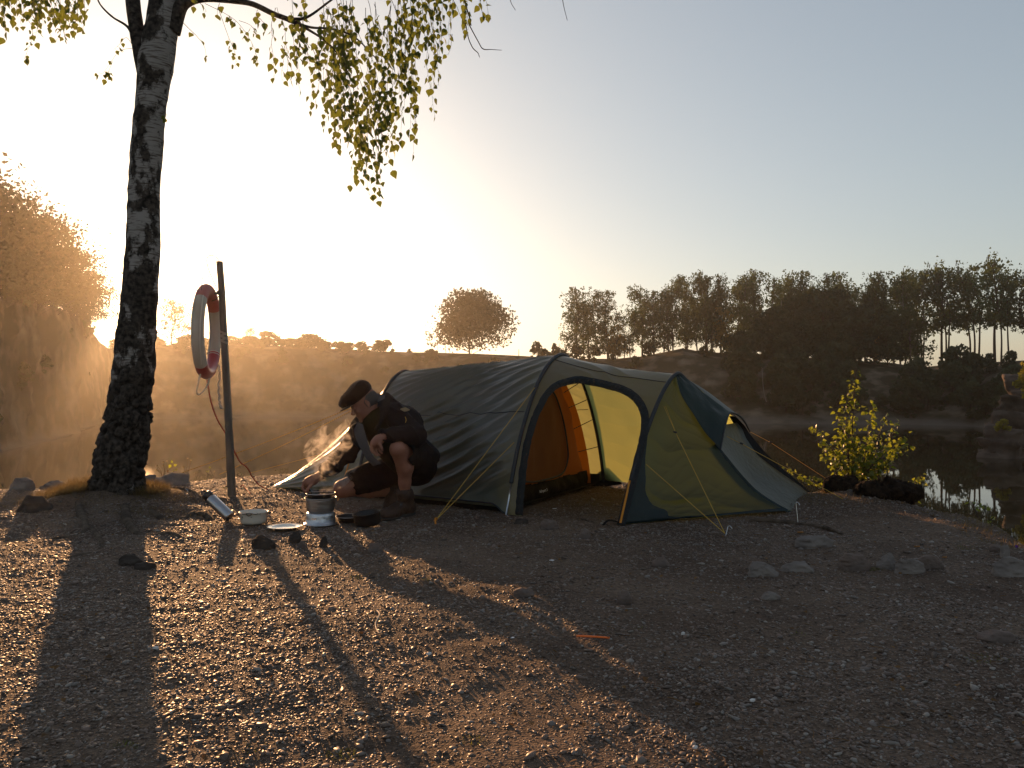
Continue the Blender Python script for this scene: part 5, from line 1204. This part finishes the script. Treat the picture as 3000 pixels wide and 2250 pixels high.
gxx = np.arange(-5, 4.2, .05); gyy = np.arange(1.8, 9.6, .05); GZ = ground_h(*np.meshgrid(gxx, gyy, indexing='ij'), False)
def gz_cache(x, y):
    i = min(max((x+5)/.05, 0), len(gxx)-1.001); j = min(max((y-1.8)/.05, 0), len(gyy)-1.001); a, b = int(i), int(j); u, v = i-a, j-b
    return float(GZ[a, b]*(1-u)*(1-v)+GZ[a+1, b]*u*(1-v)+GZ[a, b+1]*(1-u)*v+GZ[a+1, b+1]*u*v)
M_grass = mat('dry_golden_grass', (.085, .060, .028), .85, spec=.1, trans=.4, tcol=(.30, .22, .09), attr=None); M_moss = mat('green_moss_grass', (.07, .075, .02), .85, trans=.4, tcol=(.25, .26, .04))
rr = np.random.default_rng(31); g = G()
blades(g, TREE[0], TREE[1], 2600, .75, .50, .015, .05, rr, .35); blades(g, TREE[0]-.25, TREE[1]-.05, 1500, .16, .22, .07, .19, rr, 0, (.3, 0)); blades(g, TREE[0]-.45, TREE[1]-.05, 1500, .22, .25, .04, .11, rr); blades(g, TREE[0]+.30, TREE[1]-.02, 1100, .14, .2, .05, .15, rr); blades(g, TREE[0]+.45, TREE[1]-.1, 500, .2, .2, .03, .07, rr)
blades(g, -2.65, 6.05, 500, .35, .12, .02, .05, rr); blades(g, -4.0, 6.5, 500, .4, .3, .02, .05, rr)
blades(g, 2.75, 6.55, 900, .45, .30, .02, .07, rr); blades(g, 2.35, 6.75, 500, .35, .2, .02, .05, rr); blades(g, 3.25, 5.85, 900, .25, .5, .02, .06, rr); blades(g, 3.1, 5.2, 400, .2, .4, .02, .05, rr)
tag(mk('dry_grass', g, M_grass, smooth=False), 'dry golden grass round the birch and along the right bank', 'grass', kind='stuff')
g = G()
for (px, py, n_, r_) in ((365, 2188, 160, .04), (710, 2200, 120, .09), (1000, 2210, 100, .05), (2340, 1860, 60, .05), (1050, 1690, 60, .08), (560, 1700, 60, .08), (2890, 1930, 80, .08), (1390, 2170, 60, .04), (2560, 1668, 120, .05), (2820, 1600, 150, .10), (1250, 1700, 60, .05), (655, 1430, 90, .06), (1870, 1840, 30, .03)):
    b = at_ground(px, py); blades(g, b[0], b[1], n_, r_, r_*.7, .008, .024, rr)
blades(g, .75, 6.9, 900, .55, .35, .006, .018, rr)
tag(mk('green_grass', g, M_moss, smooth=False), 'small green grass tufts scattered over the gravel', 'grass', kind='stuff')

# ---- leaf litter and broken twigs among the gravel
rr = np.random.default_rng(57); g = G(); tn = []
for i in range(1500):
    y = rr.uniform(1.95, 8.6); x = rr.uniform(-1, 1)*(.68*y+.2); x = min(max(x, -4.9), 3.0)
    if edge_dist(np.array([x]), np.array([y]))[0] > -.15: continue
    z = gz_cache(x, y)+.006+rr.uniform(0, .008); a = rr.uniform(0, 6.28); d = np.array([math.cos(a), math.sin(a), rr.normal(0, .25)])
    if i % 3: leaf_geo(g, tn, np.array([x, y, z]), d, np.array([rr.normal(0, .3), rr.normal(0, .3), 1.0]), rr.uniform(.010, .026), rr.random())
    else:
        L_ = rr.uniform(.015, .06); n0_ = g.n; tube(spline([(x, y, z), (x+d[0]*L_*.5+rr.normal(0, .004), y+d[1]*L_*.5, z+.003), (x+d[0]*L_, y+d[1]*L_, z)], 5), .0009+.0006*rr.random(), 4, False, g); tn += [rr.random()]*(g.n-n0_)
M_litter = mat('dead_leaf_litter', (.05, .030, .016), .8, spec=.2, attr='tone', col2=(.20, .11, .045), trans=.2, tcol=(.3, .15, .04))
tag(mk('leaf_litter', g, M_litter, smooth=False, attr={'tone': tn}), 'brown dead leaves and broken twigs littering the gravel', 'litter', kind='stuff')
# ================================================================== FAR TREES
def fol(name, c1, c2, tc, tr=.45, ov=.25): return mat(name, c1, .9, spec=.1, attr='tone', col2=c2, trans=tr, tcol=tc, objvar=ov)
M_ftr = mat('far_trunk', (.045, .034, .026), .95, spec=.1)
M_ftrw = mat('far_birch_trunk', (.16, .14, .125), .9, spec=.1, col2=(.04, .03, .025), vscale=2.0)
F_birch = fol('far_birch_foliage', (.030, .054, .018), (.062, .085, .028), (.09, .12, .035), .35)
F_gold = fol('yellowing_foliage', (.10, .075, .018), (.17, .12, .03), (.40, .27, .05))
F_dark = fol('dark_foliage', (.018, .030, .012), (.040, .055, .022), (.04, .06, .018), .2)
F_oak = fol('oak_foliage', (.030, .032, .013), (.060, .055, .022), (.09, .075, .022), .25)
F_bush = fol('slope_scrub', (.026, .040, .020), (.062, .075, .038), (.07, .09, .035))
F_olive = fol('sunlit_bush_foliage', (.10, .10, .015), (.20, .17, .03), (.50, .42, .05))

def leafcloud(pts_, size, rr, droop=0.0):
    n = len(pts_); d1 = rr.normal(0, 1, (n, 3)); d1[:, 2] = d1[:, 2]*(1-droop)-droop*1.2; d1 /= np.linalg.norm(d1, axis=1)[:, None]
    q = rr.normal(0, 1, (n, 3)); d2 = np.cross(d1, q); d2 /= np.linalg.norm(d2, axis=1)[:, None]; s = size*rr.uniform(.5, 1.35, n)[:, None]
    v = np.stack([pts_-d1*s*.6, pts_+d2*s*.42, pts_+d1*s*.7, pts_-d2*s*.42], 1).reshape(-1, 3)
    f = np.arange(n*4).reshape(n, 4); return v, f
def make_tree(name, h, cw, cbase, kind, seed, fm, tm=M_ftr, leaf=.3, nleaf=3200, nclump=46, parts=True, multi=1):
    """tree h metres tall, crown half-width cw, crown starting at cbase*h; origin at its foot"""
    rr = np.random.default_rng(seed); o = bpy.data.objects.new(name, None); COL.objects.link(o); tg = G(); pts_ = []; tones = []
    for m_ in range(multi):
        ox, oy = (rr.normal(0, cw*.25), rr.normal(0, cw*.25)) if multi > 1 else (0, 0); hh = h*(1 if m_ == 0 else rr.uniform(.75, .97))
        bend = rr.normal(0, .04*h, (3, 2)); tr_ = spline([(ox, oy, -1.0), (ox+bend[0, 0]*.3, oy+bend[0, 1]*.3, hh*.3), (ox*1.6+bend[1, 0], oy*1.6+bend[1, 1], hh*.62), (ox*1.9+bend[2, 0], oy*1.9+bend[2, 1], hh*.97)], 24)
        tube(tr_, np.linspace(.014*h+.04, .012, 24)*(1 if multi == 1 else .75), 7, g=tg)
        nc = max(6, nclump//multi)
        for c_ in range(nc):
            u = rr.random(); a = rr.uniform(0, 6.283)
            if kind == 'birch': z = cbase+(1-cbase)*u; w_ = cw*(math.sin(math.pi*min(.98, .12+.86*u))**.7)*(.75+.35*rr.random())
            elif kind == 'dome': z = cbase+(1-cbase)*u**.8; w_ = cw*math.sqrt(max(0, 1-((z-cbase)/(1.02-cbase))**2))
            elif kind == 'tier': z = cbase+(1-cbase)*u; w_ = cw*(1.1-u)**.6
            else: z = cbase+(1-cbase)*u; w_ = cw*math.sqrt(max(.05, 1-u*u))
            rad = w_*math.sqrt(rr.uniform(.05, 1))*(.95 if multi == 1 else .7); j = min(23, int(max(0, z-.16*rad/cw)*24)); tpt = tr_[j]
            c = np.array([tr_[min(23, int(z*24)), 0]+rad*math.cos(a), tr_[min(23, int(z*24)), 1]+rad*math.sin(a), z*hh])
            tube(spline([tpt, (tpt+c)/2+np.array([0, 0, .03*h]), c], 7), np.linspace(.004*h+.012, .008, 7), 4, g=tg)
            n = int(nleaf/nclump*rr.uniform(.5, 1.5)); r_ = cw*rr.uniform(.16, .34)
            if kind == 'birch':
                ns = max(3, n//16)
                for s_ in range(ns):
                    p0 = c+rr.normal(0, 1, 3)*np.array([r_, r_, r_*.5]); L_ = rr.uniform(.04, .13)*h; k_ = 16; t = rr.random(k_)
                    q = p0+np.stack([rr.normal(0, .07*cw, k_)+t*.1, rr.normal(0, .07*cw, k_), -t*L_], 1); pts_.append(q); tones += [rr.random()]*k_
            elif kind == 'tier':
                q = c+rr.normal(0, 1, (n, 3))*np.array([r_*1.3, r_*1.3, r_*.30]); pts_.append(q); tones += [rr.random()]*n
            else:
                d = rr.normal(0, 1, (n, 3)); d /= np.linalg.norm(d, axis=1)[:, None]; q = c+d*(r_*rr.uniform(.55, 1.0, n)**.6)[:, None]*np.array([1, 1, .8]); pts_.append(q); tones += [rr.random()]*n
    pp_ = np.concatenate(pts_); v, f = leafcloud(pp_, leaf, rr, .5 if kind == 'birch' else 0)
    tn_ = np.repeat(np.clip(np.array(tones)*.7+rr.random(len(tones))*.3, 0, 1), 4)
    mk('trunk', tg, tm, o); mk('crown', None, fm, o, v=v, f=f, smooth=False, attr={'tone': tn_}); return o
protos = {}
USED = set()
def plant(key, loc, sc_, label, group=None, rot=None, cat='tree', widen=1.0):
    p = protos[key]; o = p if key not in USED else copy_tree(p); USED.add(key)
    o.location = tuple(loc); o.scale = (sc_*widen, sc_*widen, sc_); o.rotation_euler = (0, 0, rot if rot is not None else random.uniform(0, 6.28)); return tag(o, label, cat, group)
random.seed(4)
for i in range(5): protos['birch%d' % i] = make_tree('birch_tree', 15, 3.6, .19, 'birch', 200+i, F_birch, M_ftrw if i % 2 else M_ftr, .30, 6200, 70, multi=(1, 2, 2, 1, 2)[i])
for i in range(2): protos['airy%d' % i] = make_tree('birch_tree', 15, 3.6, .46, 'birch', 280+i, F_birch, M_ftr, .34, 2300, 44, multi=(2, 1)[i])
protos['gold'] = make_tree('birch_tree', 11, 3.2, .2, 'birch', 210, F_gold, M_ftr, .42, 3000, 40, multi=3)
protos['oak'] = make_tree('oak_tree', 10, 8.0, .20, 'dome', 222, F_oak, M_ftr, .36, 14000, 230)
for i in range(2): protos['dark%d' % i] = make_tree('leafy_tree', 10, 4.2, .10, 'dome', 230+i, F_dark, M_ftr, .5, 5200, 74)
for i in range(3): protos['bush%d' % i] = make_tree('shrub', 4, 2.4, .02, 'dome', 240+i, F_bush, M_ftr, .42, 1500, 30)
for i in range(3): protos['cliff%d' % i] = make_tree('cliff_tree', 9, 4.4, .08, 'tier', 250+i, F_oak, M_ftr, .26, 9000, 110)
protos['thin'] = make_tree('birch_tree', 8, 3.4, .25, 'dome', 260, F_oak, M_ftr, .22, 2300, 70)
protos['scots'] = make_tree('pine_tree', 4, 2.6, .45, 'tier', 265, F_dark, M_ftr, .3, 1200, 26)
def place(key, px, top, t=1.1, ref=None, **kw):
    """stand a tree on the bank at bearing px with its top seen at picture height top"""
    b = on_bank(px, t); b[2] -= .3; h = (1.0-(top-1125)/F*b[1])-b[2]; hp = {'birc': 15, 'airy': 15, 'gold': 11, 'oak': 10, 'dark': 10, 'bush': 4, 'clif': 9, 'thin': 8, 'scot': 4}[key[:4] if key != 'oak' else 'oak']
    return plant(key, b, max(h, .5)/hp, kw.pop('label'), **kw)
# left cliff
for i, (px, top, t, key, wd, lab) in enumerate([
    (-10, 548, 1.3, 'cliff0', 1.0, 'tallest tree on the left cliff, cut by the left edge'), (70, 625, 1.2, 'cliff1', 1.0, 'spreading tree on the cliff top next to the tallest one'), (150, 660, 1.1, 'cliff2', .95, 'rounded hazy tree in the middle of the cliff top'),
    (205, 735, 1.0, 'cliff0', 1.0, 'sunlit tree leaning over the cliff edge'), (248, 800, .95, 'cliff1', 1.0, 'last tree on the cliff edge nearest the birch trunk'), (110, 760, .7, 'cliff2', 1.1, 'low dense tree filling the cliff brow under the spreading one'), (20, 740, .75, 'cliff1', 1.1, 'low dense tree below the tallest one on the cliff'), (215, 850, .8, 'cliff2', 1.1, 'low bushy tree hanging on the cliff face edge')]):
    place(key, px, top, t, label=lab, widen=wd)
place('cliff0', -160, 470, 1.3, label='big hazy tree on the cliff outside the left edge')
for i in range(26):
    px = random.uniform(-250, 285); t = random.uniform(.15, .9); b = on_bank(px, t); b[1] -= 1.2; plant('bush%d' % (i % 3), b, random.uniform(.25, .55), 'hazy scrub clinging to the left cliff face', 'scrub on the left cliff', cat='shrub')
# far rim, left of the tent
place('thin', 503, 882, 1.15, label='airy solitary birch on the far rim between trunk and post', widen=1.05)
place('thin', 640, 962, 1.1, label='small airy tree on the far rim right behind the post', widen=1.2)
place('thin', 735, 962, 1.1, label='airy bush with holes beside the dark round one on the far rim', widen=1.2)
place('dark0', 785, 972, 1.05, label='dark round bush on the far rim right of the post', widen=1.9)
place('dark1', 735, 990, 1.0, label='lower dark bush touching the round one on the far rim', widen=2.4)
place('dark1', 905, 982, 1.05, label='wide dark dome of a bush in the middle of the far left rim', widen=3.0)
place('dark0', 862, 1000, 1.0, label='low bush at the left foot of the wide dark dome', widen=2.6); place('dark0', 955, 1004, 1.0, label='low bush at the right foot of the wide dark dome', widen=2.6)
place('scots', 1007, 1004, 1.1, label='tiny flat-topped pine alone on the far rim', widen=.9)
place('dark1', 1108, 999, 1.1, label='stubby square bush on the far rim above the man\'s cap', widen=1.5)
place('bush0', 1200, 1022, 1.1, label='low hump of scrub on the rim left of the oak'); place('bush1', 440, 985, 1.0, label='dark bush on the far rim just right of the birch trunk', widen=2.2); place('bush2', 560, 985, 1.0, label='dark bush on the far rim left of the post', widen=2.4); place('dark0', 680, 985, 1.0, label='dark bush on the far rim right behind the post', widen=2.2)
place('oak', 1376, 872, 1.2, label='lone round oak standing on the open rim', rot=.4, widen=.92)
place('bush1', 1572, 1006, 1.2, label='small pale bush left of the two tiny people', widen=.8); place('bush2', 1626, 1010, 1.25, label='small pale bush behind the right one of the tiny people', widen=.6)
for i in range(22):
    px = 345+i*34+random.uniform(-14, 14); place('dark%d' % (i % 2) if i % 3 else 'bush%d' % (i % 2), px, float(np.interp(px, RPX, RPY))-random.uniform(8, 24), 1.0, label='low dark bush in the ragged line along the far left rim', group='low bushes along the far left rim', widen=random.uniform(1.6, 2.8), cat='shrub')
# the grove
GB = 'birches in the grove on the far rim'
for i, (px, top) in enumerate([(1690, 842), (1715, 858), (1792, 852), (1840, 905), (1882, 838), (1915, 850), (1965, 815), (2000, 825), (2030, 802), (2068, 800), (2112, 806), (2160, 800), (2190, 815), (2235, 796), (2290, 806), (2345, 792), (2385, 812), (2438, 800), (2500, 822), (2535, 818), (2568, 795), (2612, 800), (2640, 860), (2688, 792), (2722, 800), (2760, 775), (2798, 766), (2842, 790), (2890, 762), (2915, 752), (2962, 775), (3010, 790), (3060, 765), (3130, 780), (3200, 760), (1945, 860), (2080, 850), (2260, 850), (2330, 860), (2470, 870)]):
    place(('birch%d' % (i*7 % 5)) if px < 2690 else ('airy%d' % (i % 2)), px, top, 1.05+.35*((i*37) % 10)/10, label={0: 'left edge birch of the small clump between oak and grove', 1: 'taller birch of the small clump between oak and grove', 2: 'right birch of the small clump, over the main arch of the tent'}.get(i, 'tall dark birch among the crowded grove on the far right rim'), group=None if i < 3 else GB, widen=(.95 if i < 3 else random.uniform(.75, 1.0) if px < 2650 else random.uniform(.7, .95)))
place('gold', 1800, 940, 1.0, label='yellowing birch at the foot of the small clump', widen=.9); place('gold', 2140, 890, 1.0, label='yellowing birch low in the left part of the grove', widen=.7); 
place('gold', 2580, 960, .98, label='yellow green young tree in the dark middle of the grove', widen=.8)
# denser, darker trees under the canopy of the grove
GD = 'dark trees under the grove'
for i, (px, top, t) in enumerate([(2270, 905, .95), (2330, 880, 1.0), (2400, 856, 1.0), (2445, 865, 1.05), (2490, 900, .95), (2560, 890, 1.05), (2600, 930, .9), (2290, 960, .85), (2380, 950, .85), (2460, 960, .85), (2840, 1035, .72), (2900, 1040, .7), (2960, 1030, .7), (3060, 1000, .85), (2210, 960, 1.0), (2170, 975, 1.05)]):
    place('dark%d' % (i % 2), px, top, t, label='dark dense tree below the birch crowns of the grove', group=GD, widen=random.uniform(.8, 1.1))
GS = 'scrub on the shaded quarry slope'
for i in range(120):
    px = random.uniform(2150, 3120) if i < 84 else random.uniform(1560, 2200) if i < 96 else random.uniform(330, 1500); t = random.uniform(.12, .95) if i < 84 else random.uniform(.5, 1.0)
    if i < 84 and ((2560 < px < 2650 and t > .3) or (px > 2650 and t > .6)): continue
    b = on_bank(px, t); b[2] -= .3; plant('bush%d' % (i % 3), b, random.uniform(.5, 1.35) if i < 84 else random.uniform(.25, .7), 'grey green scrub bush on the steep quarry slope', GS, cat='shrub')
for i, (px, top, t) in enumerate([(2180, 1120, .5), (2300, 1090, .6), (2420, 1080, .55), (2500, 1110, .5), (2800, 1110, .5), (2900, 1120, .45), (2350, 1150, .35), (2750, 1160, .3)]):
    place('dark%d' % (i % 2), px, top, t, label='dark tree halfway down the shaded quarry slope', group='trees on the quarry slope', widen=1.1)
# bare leaning birch trunks on the slope
for i, (a, b, Y, lab) in enumerate([((2232, 1075), (2246, 1192), 122, 'thin white bare birch trunk on the slope above the vestibule'), ((2290, 880), (2285, 1020), 139, 'pale birch trunk standing out in the dark grove')]):
    g = G(); tube(spline([P(a[0], a[1], Y), P((a[0]+b[0])/2-3, (a[1]+b[1])/2, Y), P(b[0]-4, b[1]-25, Y), P(b[0]+5, b[1], Y)], 16), np.linspace(.025, .075, 16), 6, g=g)
    o = mk('bare_trunk', g, mat('pale_bark%d' % i, (.26, .24, .21), .9), None, at=P(b[0], b[1], Y)); tag(o, lab, 'tree trunk')
# ---- rocky point with bushes at the right edge
RX = [(2896, 2925), (2915, 2970), (2940, 3010), (2925, 3060), (2960, 3100), (2975, 3150), (2990, 3200)]
v_, f_l = [], []; oc = SDF((35, 58, -6.2), (52, 76, 3), .16)
rr = np.random.default_rng(77)
lumps = [(37.4, 63, -4.9, 1.2, 1.6, .8), (38.1, 63.4, -4.2, 1.3, 1.9, 1.0), (39.0, 64, -3.2, 1.4, 2.0, 1.1), (40.2, 64.6, -2.2, 1.6, 2.2, 1.2), (41.8, 65.5, -1.6, 2.0, 2.6, 1.6), (45.5, 67, -2.2, 3.2, 4, 2.6), (49, 69, -2, 5, 6, 3.6)]
_, (X, Y_, Z) = oc.sub(oc.lo, oc.lo+oc.h*(oc.n+1))
for (a, b, c, d, e, h_) in lumps:
    c3, s3 = math.cos(R(38)), math.sin(R(38)); U_, W_ = (X-a)*c3-(Y_-b)*s3, (X-a)*s3+(Y_-b)*c3
    q = np.maximum(np.maximum(np.abs(U_+.25*(Z-c))-d, np.abs(W_)-e), np.abs(Z-c+.12*(X-a))-h_*.8); oc.d = np.minimum(oc.d, q.astype(np.float32))
oc.d += (.28*fbm(X*.9, Y_*.9, Z*2.2, 4, 131)+.25*np.abs(vn(X*.6, Y_*.6, Z*1.8, 135))).astype(np.float32)
v, f = oc.mesh(); M_out = mat('outcrop_rock', (.035, .026, .022), .9, spec=.15, col2=(.10, .076, .062), vscale=.8, bump=1, bscale=4, detail=8)
tag(mk('rock_outcrop', None, M_out, None, v=v, f=f, smooth=False, at=(40, 64, -4)), 'dark stepped rock point reaching into the lake at the right edge', 'outcrop')
protos['olive'] = make_tree('shrub', 4, 2.2, .02, 'dome', 270, F_olive, M_ftr, .26, 4200, 60)
def pb_(px, py, Y, h, lab, wd=1): b = P(px, py, Y); plant('olive', b, h/4, lab, cat='shrub', widen=wd)
pb_(3048, 1165, 62, 3.3, 'yellow green bush on the rock point, cut by the right edge', .9); pb_(3030, 1225, 61, 1.0, 'small olive bush lower on the rock point', .8); pb_(2938, 1262, 60.5, .8, 'tiny yellowish bush at the left end of the rock point', 1.2)
# ---- two far walkers on the rim
for i, (px, c1, lab) in enumerate([(1594, (.03, .03, .035), 'tiny far walker in dark clothes standing on the rim, left one of two'), (1619, (.06, .05, .05), 'tiny far walker standing on the rim, right one of two')]):
    b = on_bank(px, 1.05); b[2] -= .1; w_ = SDF(b-np.array([.7, .6, .1]), b+np.array([.7, .6, 2.0]), .04)
    w_.chain([b+(.12, 0, .05), b+(.1, 0, .5), b+(.08, 0, .92)], [.06, .07, .11], .03); w_.chain([b+(-.14, .05, .05), b+(-.12, 0, .5), b+(-.08, 0, .92)], [.06, .07, .11], .03)
    w_.chain([b+(0, 0, .95), b+(0, 0, 1.25), b+(0, 0, 1.42)], [.17, .18, .16], .05); w_.chain([b+(.2, 0, 1.4), b+(.28, 0, 1.1), b+(.12, -.15, 1.05)], [.06, .055, .04], .03); w_.chain([b+(-.2, 0, 1.4), b+(-.27, 0, 1.1), b+(-.24, 0, .85)], [.06, .055, .045], .03)
    w_.chain([b+(0, 0, 1.45), b+(0, 0, 1.55)], [.06, .05], .02); w_.ell(b+(0, 0, 1.66), (.09, .10, .12), .02)
    v, f = w_.mesh(); o = root('person', b, lab, 'person'); mk('body', None, mat('walker_clothes%d' % i, c1, .9), o, v=v, f=f)
# fence posts seen as specks on the rim
for i, px in enumerate((1090, 1150, 1283, 1306, 1520)):
    b = on_bank(px, 1.02); b[2] -= .3; o = mk('fence_post', tube([b, b+(0, 0, 1.5)], .06, 6), M_ftr, None, at=b); tag(o, 'thin fence post standing on the skyline of the far rim', 'post', 'posts on the far rim')
# ================================================================== GRAVEL
def gravel():
    rr = np.random.default_rng(99); t = (1+5**.5)/2
    base = np.array([(-1, t, 0), (1, t, 0), (-1, -t, 0), (1, -t, 0), (0, -1, t), (0, 1, t), (0, -1, -t), (0, 1, -t), (t, 0, -1), (t, 0, 1), (-t, 0, -1), (-t, 0, 1)])/1.9
    fc = np.array([(0, 11, 5), (0, 5, 1), (0, 1, 7), (0, 7, 10), (0, 10, 11), (1, 5, 9), (5, 11, 4), (11, 10, 2), (10, 7, 6), (7, 1, 8), (3, 9, 4), (3, 4, 2), (3, 2, 6), (3, 6, 8), (3, 8, 9), (4, 9, 5), (2, 4, 11), (6, 2, 10), (8, 6, 7), (9, 8, 1)])
    n0 = 900000; y = rr.uniform(1.85, 9.5, n0); x = rr.uniform(-1, 1, n0)*(.72*y+1.3); keep = rr.random(n0) < np.clip((2.6/y)**.9, 0, 1)*(.72*y+1.3)/8.2*1.25*1.14
    # patchy: fewer stones where the earth is bare
    dens = np.clip(.55+.55*fbm(x*1.1, y*1.1, 0, 3, 141), .30, 1); keep &= rr.random(n0) < dens
    keep &= edge_dist(x, y) < .05
    keep &= np.hypot((x-TREE[0])/.55, (y-TREE[1])/.45) > 1
    keep &= ~((np.hypot((x-sx[0]), (y-sx[1])) < .13) | (np.hypot(x-pp[0], y-pp[1]) < .12))
    x, y = x[keep], y[keep]; n = len(x)
    s = np.exp(rr.normal(math.log(.0037), .48, n)); s = np.clip(s, .0022, .0155); s *= np.interp(y, [2, 6, 9], [.95, 1.15, 1.3])
    ju = rr.uniform(.62, 1.3, (n, 12, 1)); sc3 = np.stack([rr.uniform(.9, 1.7, n), rr.uniform(.7, 1.1, n), rr.uniform(.22, .60, n)], 1)
    v = base[None]*ju*(sc3*s[:, None])[:, None, :]
    a = rr.uniform(0, 6.283, n); tx = rr.normal(0, .28, n); ty = rr.normal(0, .28, n)
    ca, sa = np.cos(a), np.sin(a); X = v[..., 0]*ca[:, None]-v[..., 1]*sa[:, None]; Y = v[..., 0]*sa[:, None]+v[..., 1]*ca[:, None]; Z = v[..., 2]
    Z2 = Z*np.cos(tx)[:, None]+Y*np.sin(tx)[:, None]; Y = Y*np.cos(tx)[:, None]-Z*np.sin(tx)[:, None]; Z3 = Z2*np.cos(ty)[:, None]+X*np.sin(ty)[:, None]; X = X*np.cos(ty)[:, None]-Z2*np.sin(ty)[:, None]
    z0 = ground_h(x, y, True)+s*sc3[:, 2]*.30
    V = np.stack([X+x[:, None], Y+y[:, None], Z3+z0[:, None]], -1).reshape(-1, 3); Fc = (fc[None]+12*np.arange(n)[:, None, None]).reshape(-1, 3)
    m = bpy.data.materials.new('gravel_chips'); m.use_nodes = True; tr = m.node_tree; L = tr.links.new; b = tr.nodes['Principled BSDF']; b.inputs['Roughness'].default_value = .5; b.inputs['Specular IOR Level'].default_value = .34
    at = N(tr, 'ShaderNodeAttribute', attribute_name='tone'); r = N(tr, 'ShaderNodeValToRGB'); el = r.color_ramp.elements
    el[0].color = (.060, .044, .036, 1); el[1].color = (.26, .235, .21, 1); el[1].position = 1
    for p_, c_ in ((.25, (.112, .078, .060)), (.5, (.155, .108, .083)), (.68, (.165, .108, .084)), (.82, (.150, .130, .118)), (.94, (.21, .18, .155))):
        e = el.new(p_); e.color = (*c_, 1)
    L(at.outputs['Fac'], r.inputs[0]); nz_ = N(tr, 'ShaderNodeTexNoise', Scale=160.0, Detail=3.0); tc = N(tr, 'ShaderNodeTexCoord'); L(tc.outputs['Object'], nz_.inputs['Vector'])
    bp = N(tr, 'ShaderNodeBump', Strength=.4, Distance=.002); L(nz_.outputs['Fac'], bp.inputs['Height']); L(bp.outputs[0], b.inputs['Normal']); L(r.outputs[0], b.inputs['Base Color'])
    tone = np.repeat(np.clip(rr.random(n)**1.05, 0, 1), 12)
    tag(mk('gravel', None, m, v=V, f=Fc, smooth=False, attr={'tone': tone}), 'angular brown and grey gravel chips strewn over the earth', kind='stuff'); print('gravel', n)
gravel()
# ================================================================== STEAM over the pan
st = bpy.data.materials.new('rising_steam'); st.use_nodes = True; t = st.node_tree; t.nodes.clear(); L = t.links.new
pv = N(t, 'ShaderNodeVolumePrincipled'); pv.inputs['Color'].default_value = (.97, .95, .92, 1); pv.inputs['Anisotropy'].default_value = .45
tc = N(t, 'ShaderNodeTexCoord'); n1 = N(t, 'ShaderNodeTexNoise', Scale=9.0, Detail=5.0, Roughness=.6, Distortion=1.4); L(tc.outputs['Object'], n1.inputs['Vector'])
r = N(t, 'ShaderNodeMapRange'); r.inputs[1].default_value = .50; r.inputs[2].default_value = .72; r.inputs[3].default_value = 0; r.inputs[4].default_value = 13.0; L(n1.outputs['Fac'], r.inputs[0])
L(r.outputs[0], pv.inputs['Density']); oo = N(t, 'ShaderNodeOutputMaterial'); L(pv.outputs[0], oo.inputs['Volume'])
sg = SDF((-1.75, 5.6, .16), (-.95, 6.2, .95), .012)
sg.chain([(-1.36, 5.84, .235), (-1.36, 5.86, .30), (-1.36, 5.88, .38)], [.07, .06, .07], .03)
sg.chain([(-1.36, 5.88, .38), (-1.35, 5.90, .48), (-1.23, 5.92, .60), (-1.18, 5.93, .74)], [.07, .10, .085, .03], .03)
sg.chain([(-1.38, 5.86, .42), (-1.42, 5.84, .52), (-1.38, 5.84, .62), (-1.33, 5.84, .72)], [.06, .065, .05, .02], .03)
sg.chain([(-1.33, 5.84, .26), (-1.24, 5.84, .33), (-1.12, 5.86, .40)], [.06, .07, .05], .03)
v, f = sg.mesh()
o = mk('steam', None, st, None, v=smooth_mesh(v, f, 2), f=f, at=(-1.36, 5.84, .23)); tag(o, 'golden backlit steam curling up from the pan towards the man', kind='stuff')
# ---- the morning haze over lake and headland
hz = bpy.data.materials.new("morning_haze"); hz.use_nodes = True; t = hz.node_tree; t.nodes.clear()
pv = N(t, 'ShaderNodeVolumePrincipled'); pv.inputs['Color'].default_value = (1.0, .98, .90, 1); pv.inputs['Density'].default_value = 0.00036; pv.inputs['Anisotropy'].default_value = .80
oo = N(t, 'ShaderNodeOutputMaterial'); t.links.new(pv.outputs[0], oo.inputs['Volume'])
bx = [(x, y, z) for z in (-10.5, 29) for x, y in ((-1500, -620), (1500, -620), (1500, 640), (-1500, 640))]
tag(mk('haze', None, hz, v=bx, f=[(0, 3, 2, 1), (4, 5, 6, 7), (0, 1, 5, 4), (1, 2, 6, 5), (2, 3, 7, 6), (3, 0, 4, 7)], smooth=False), 'thin golden morning haze over the lake', kind='stuff')
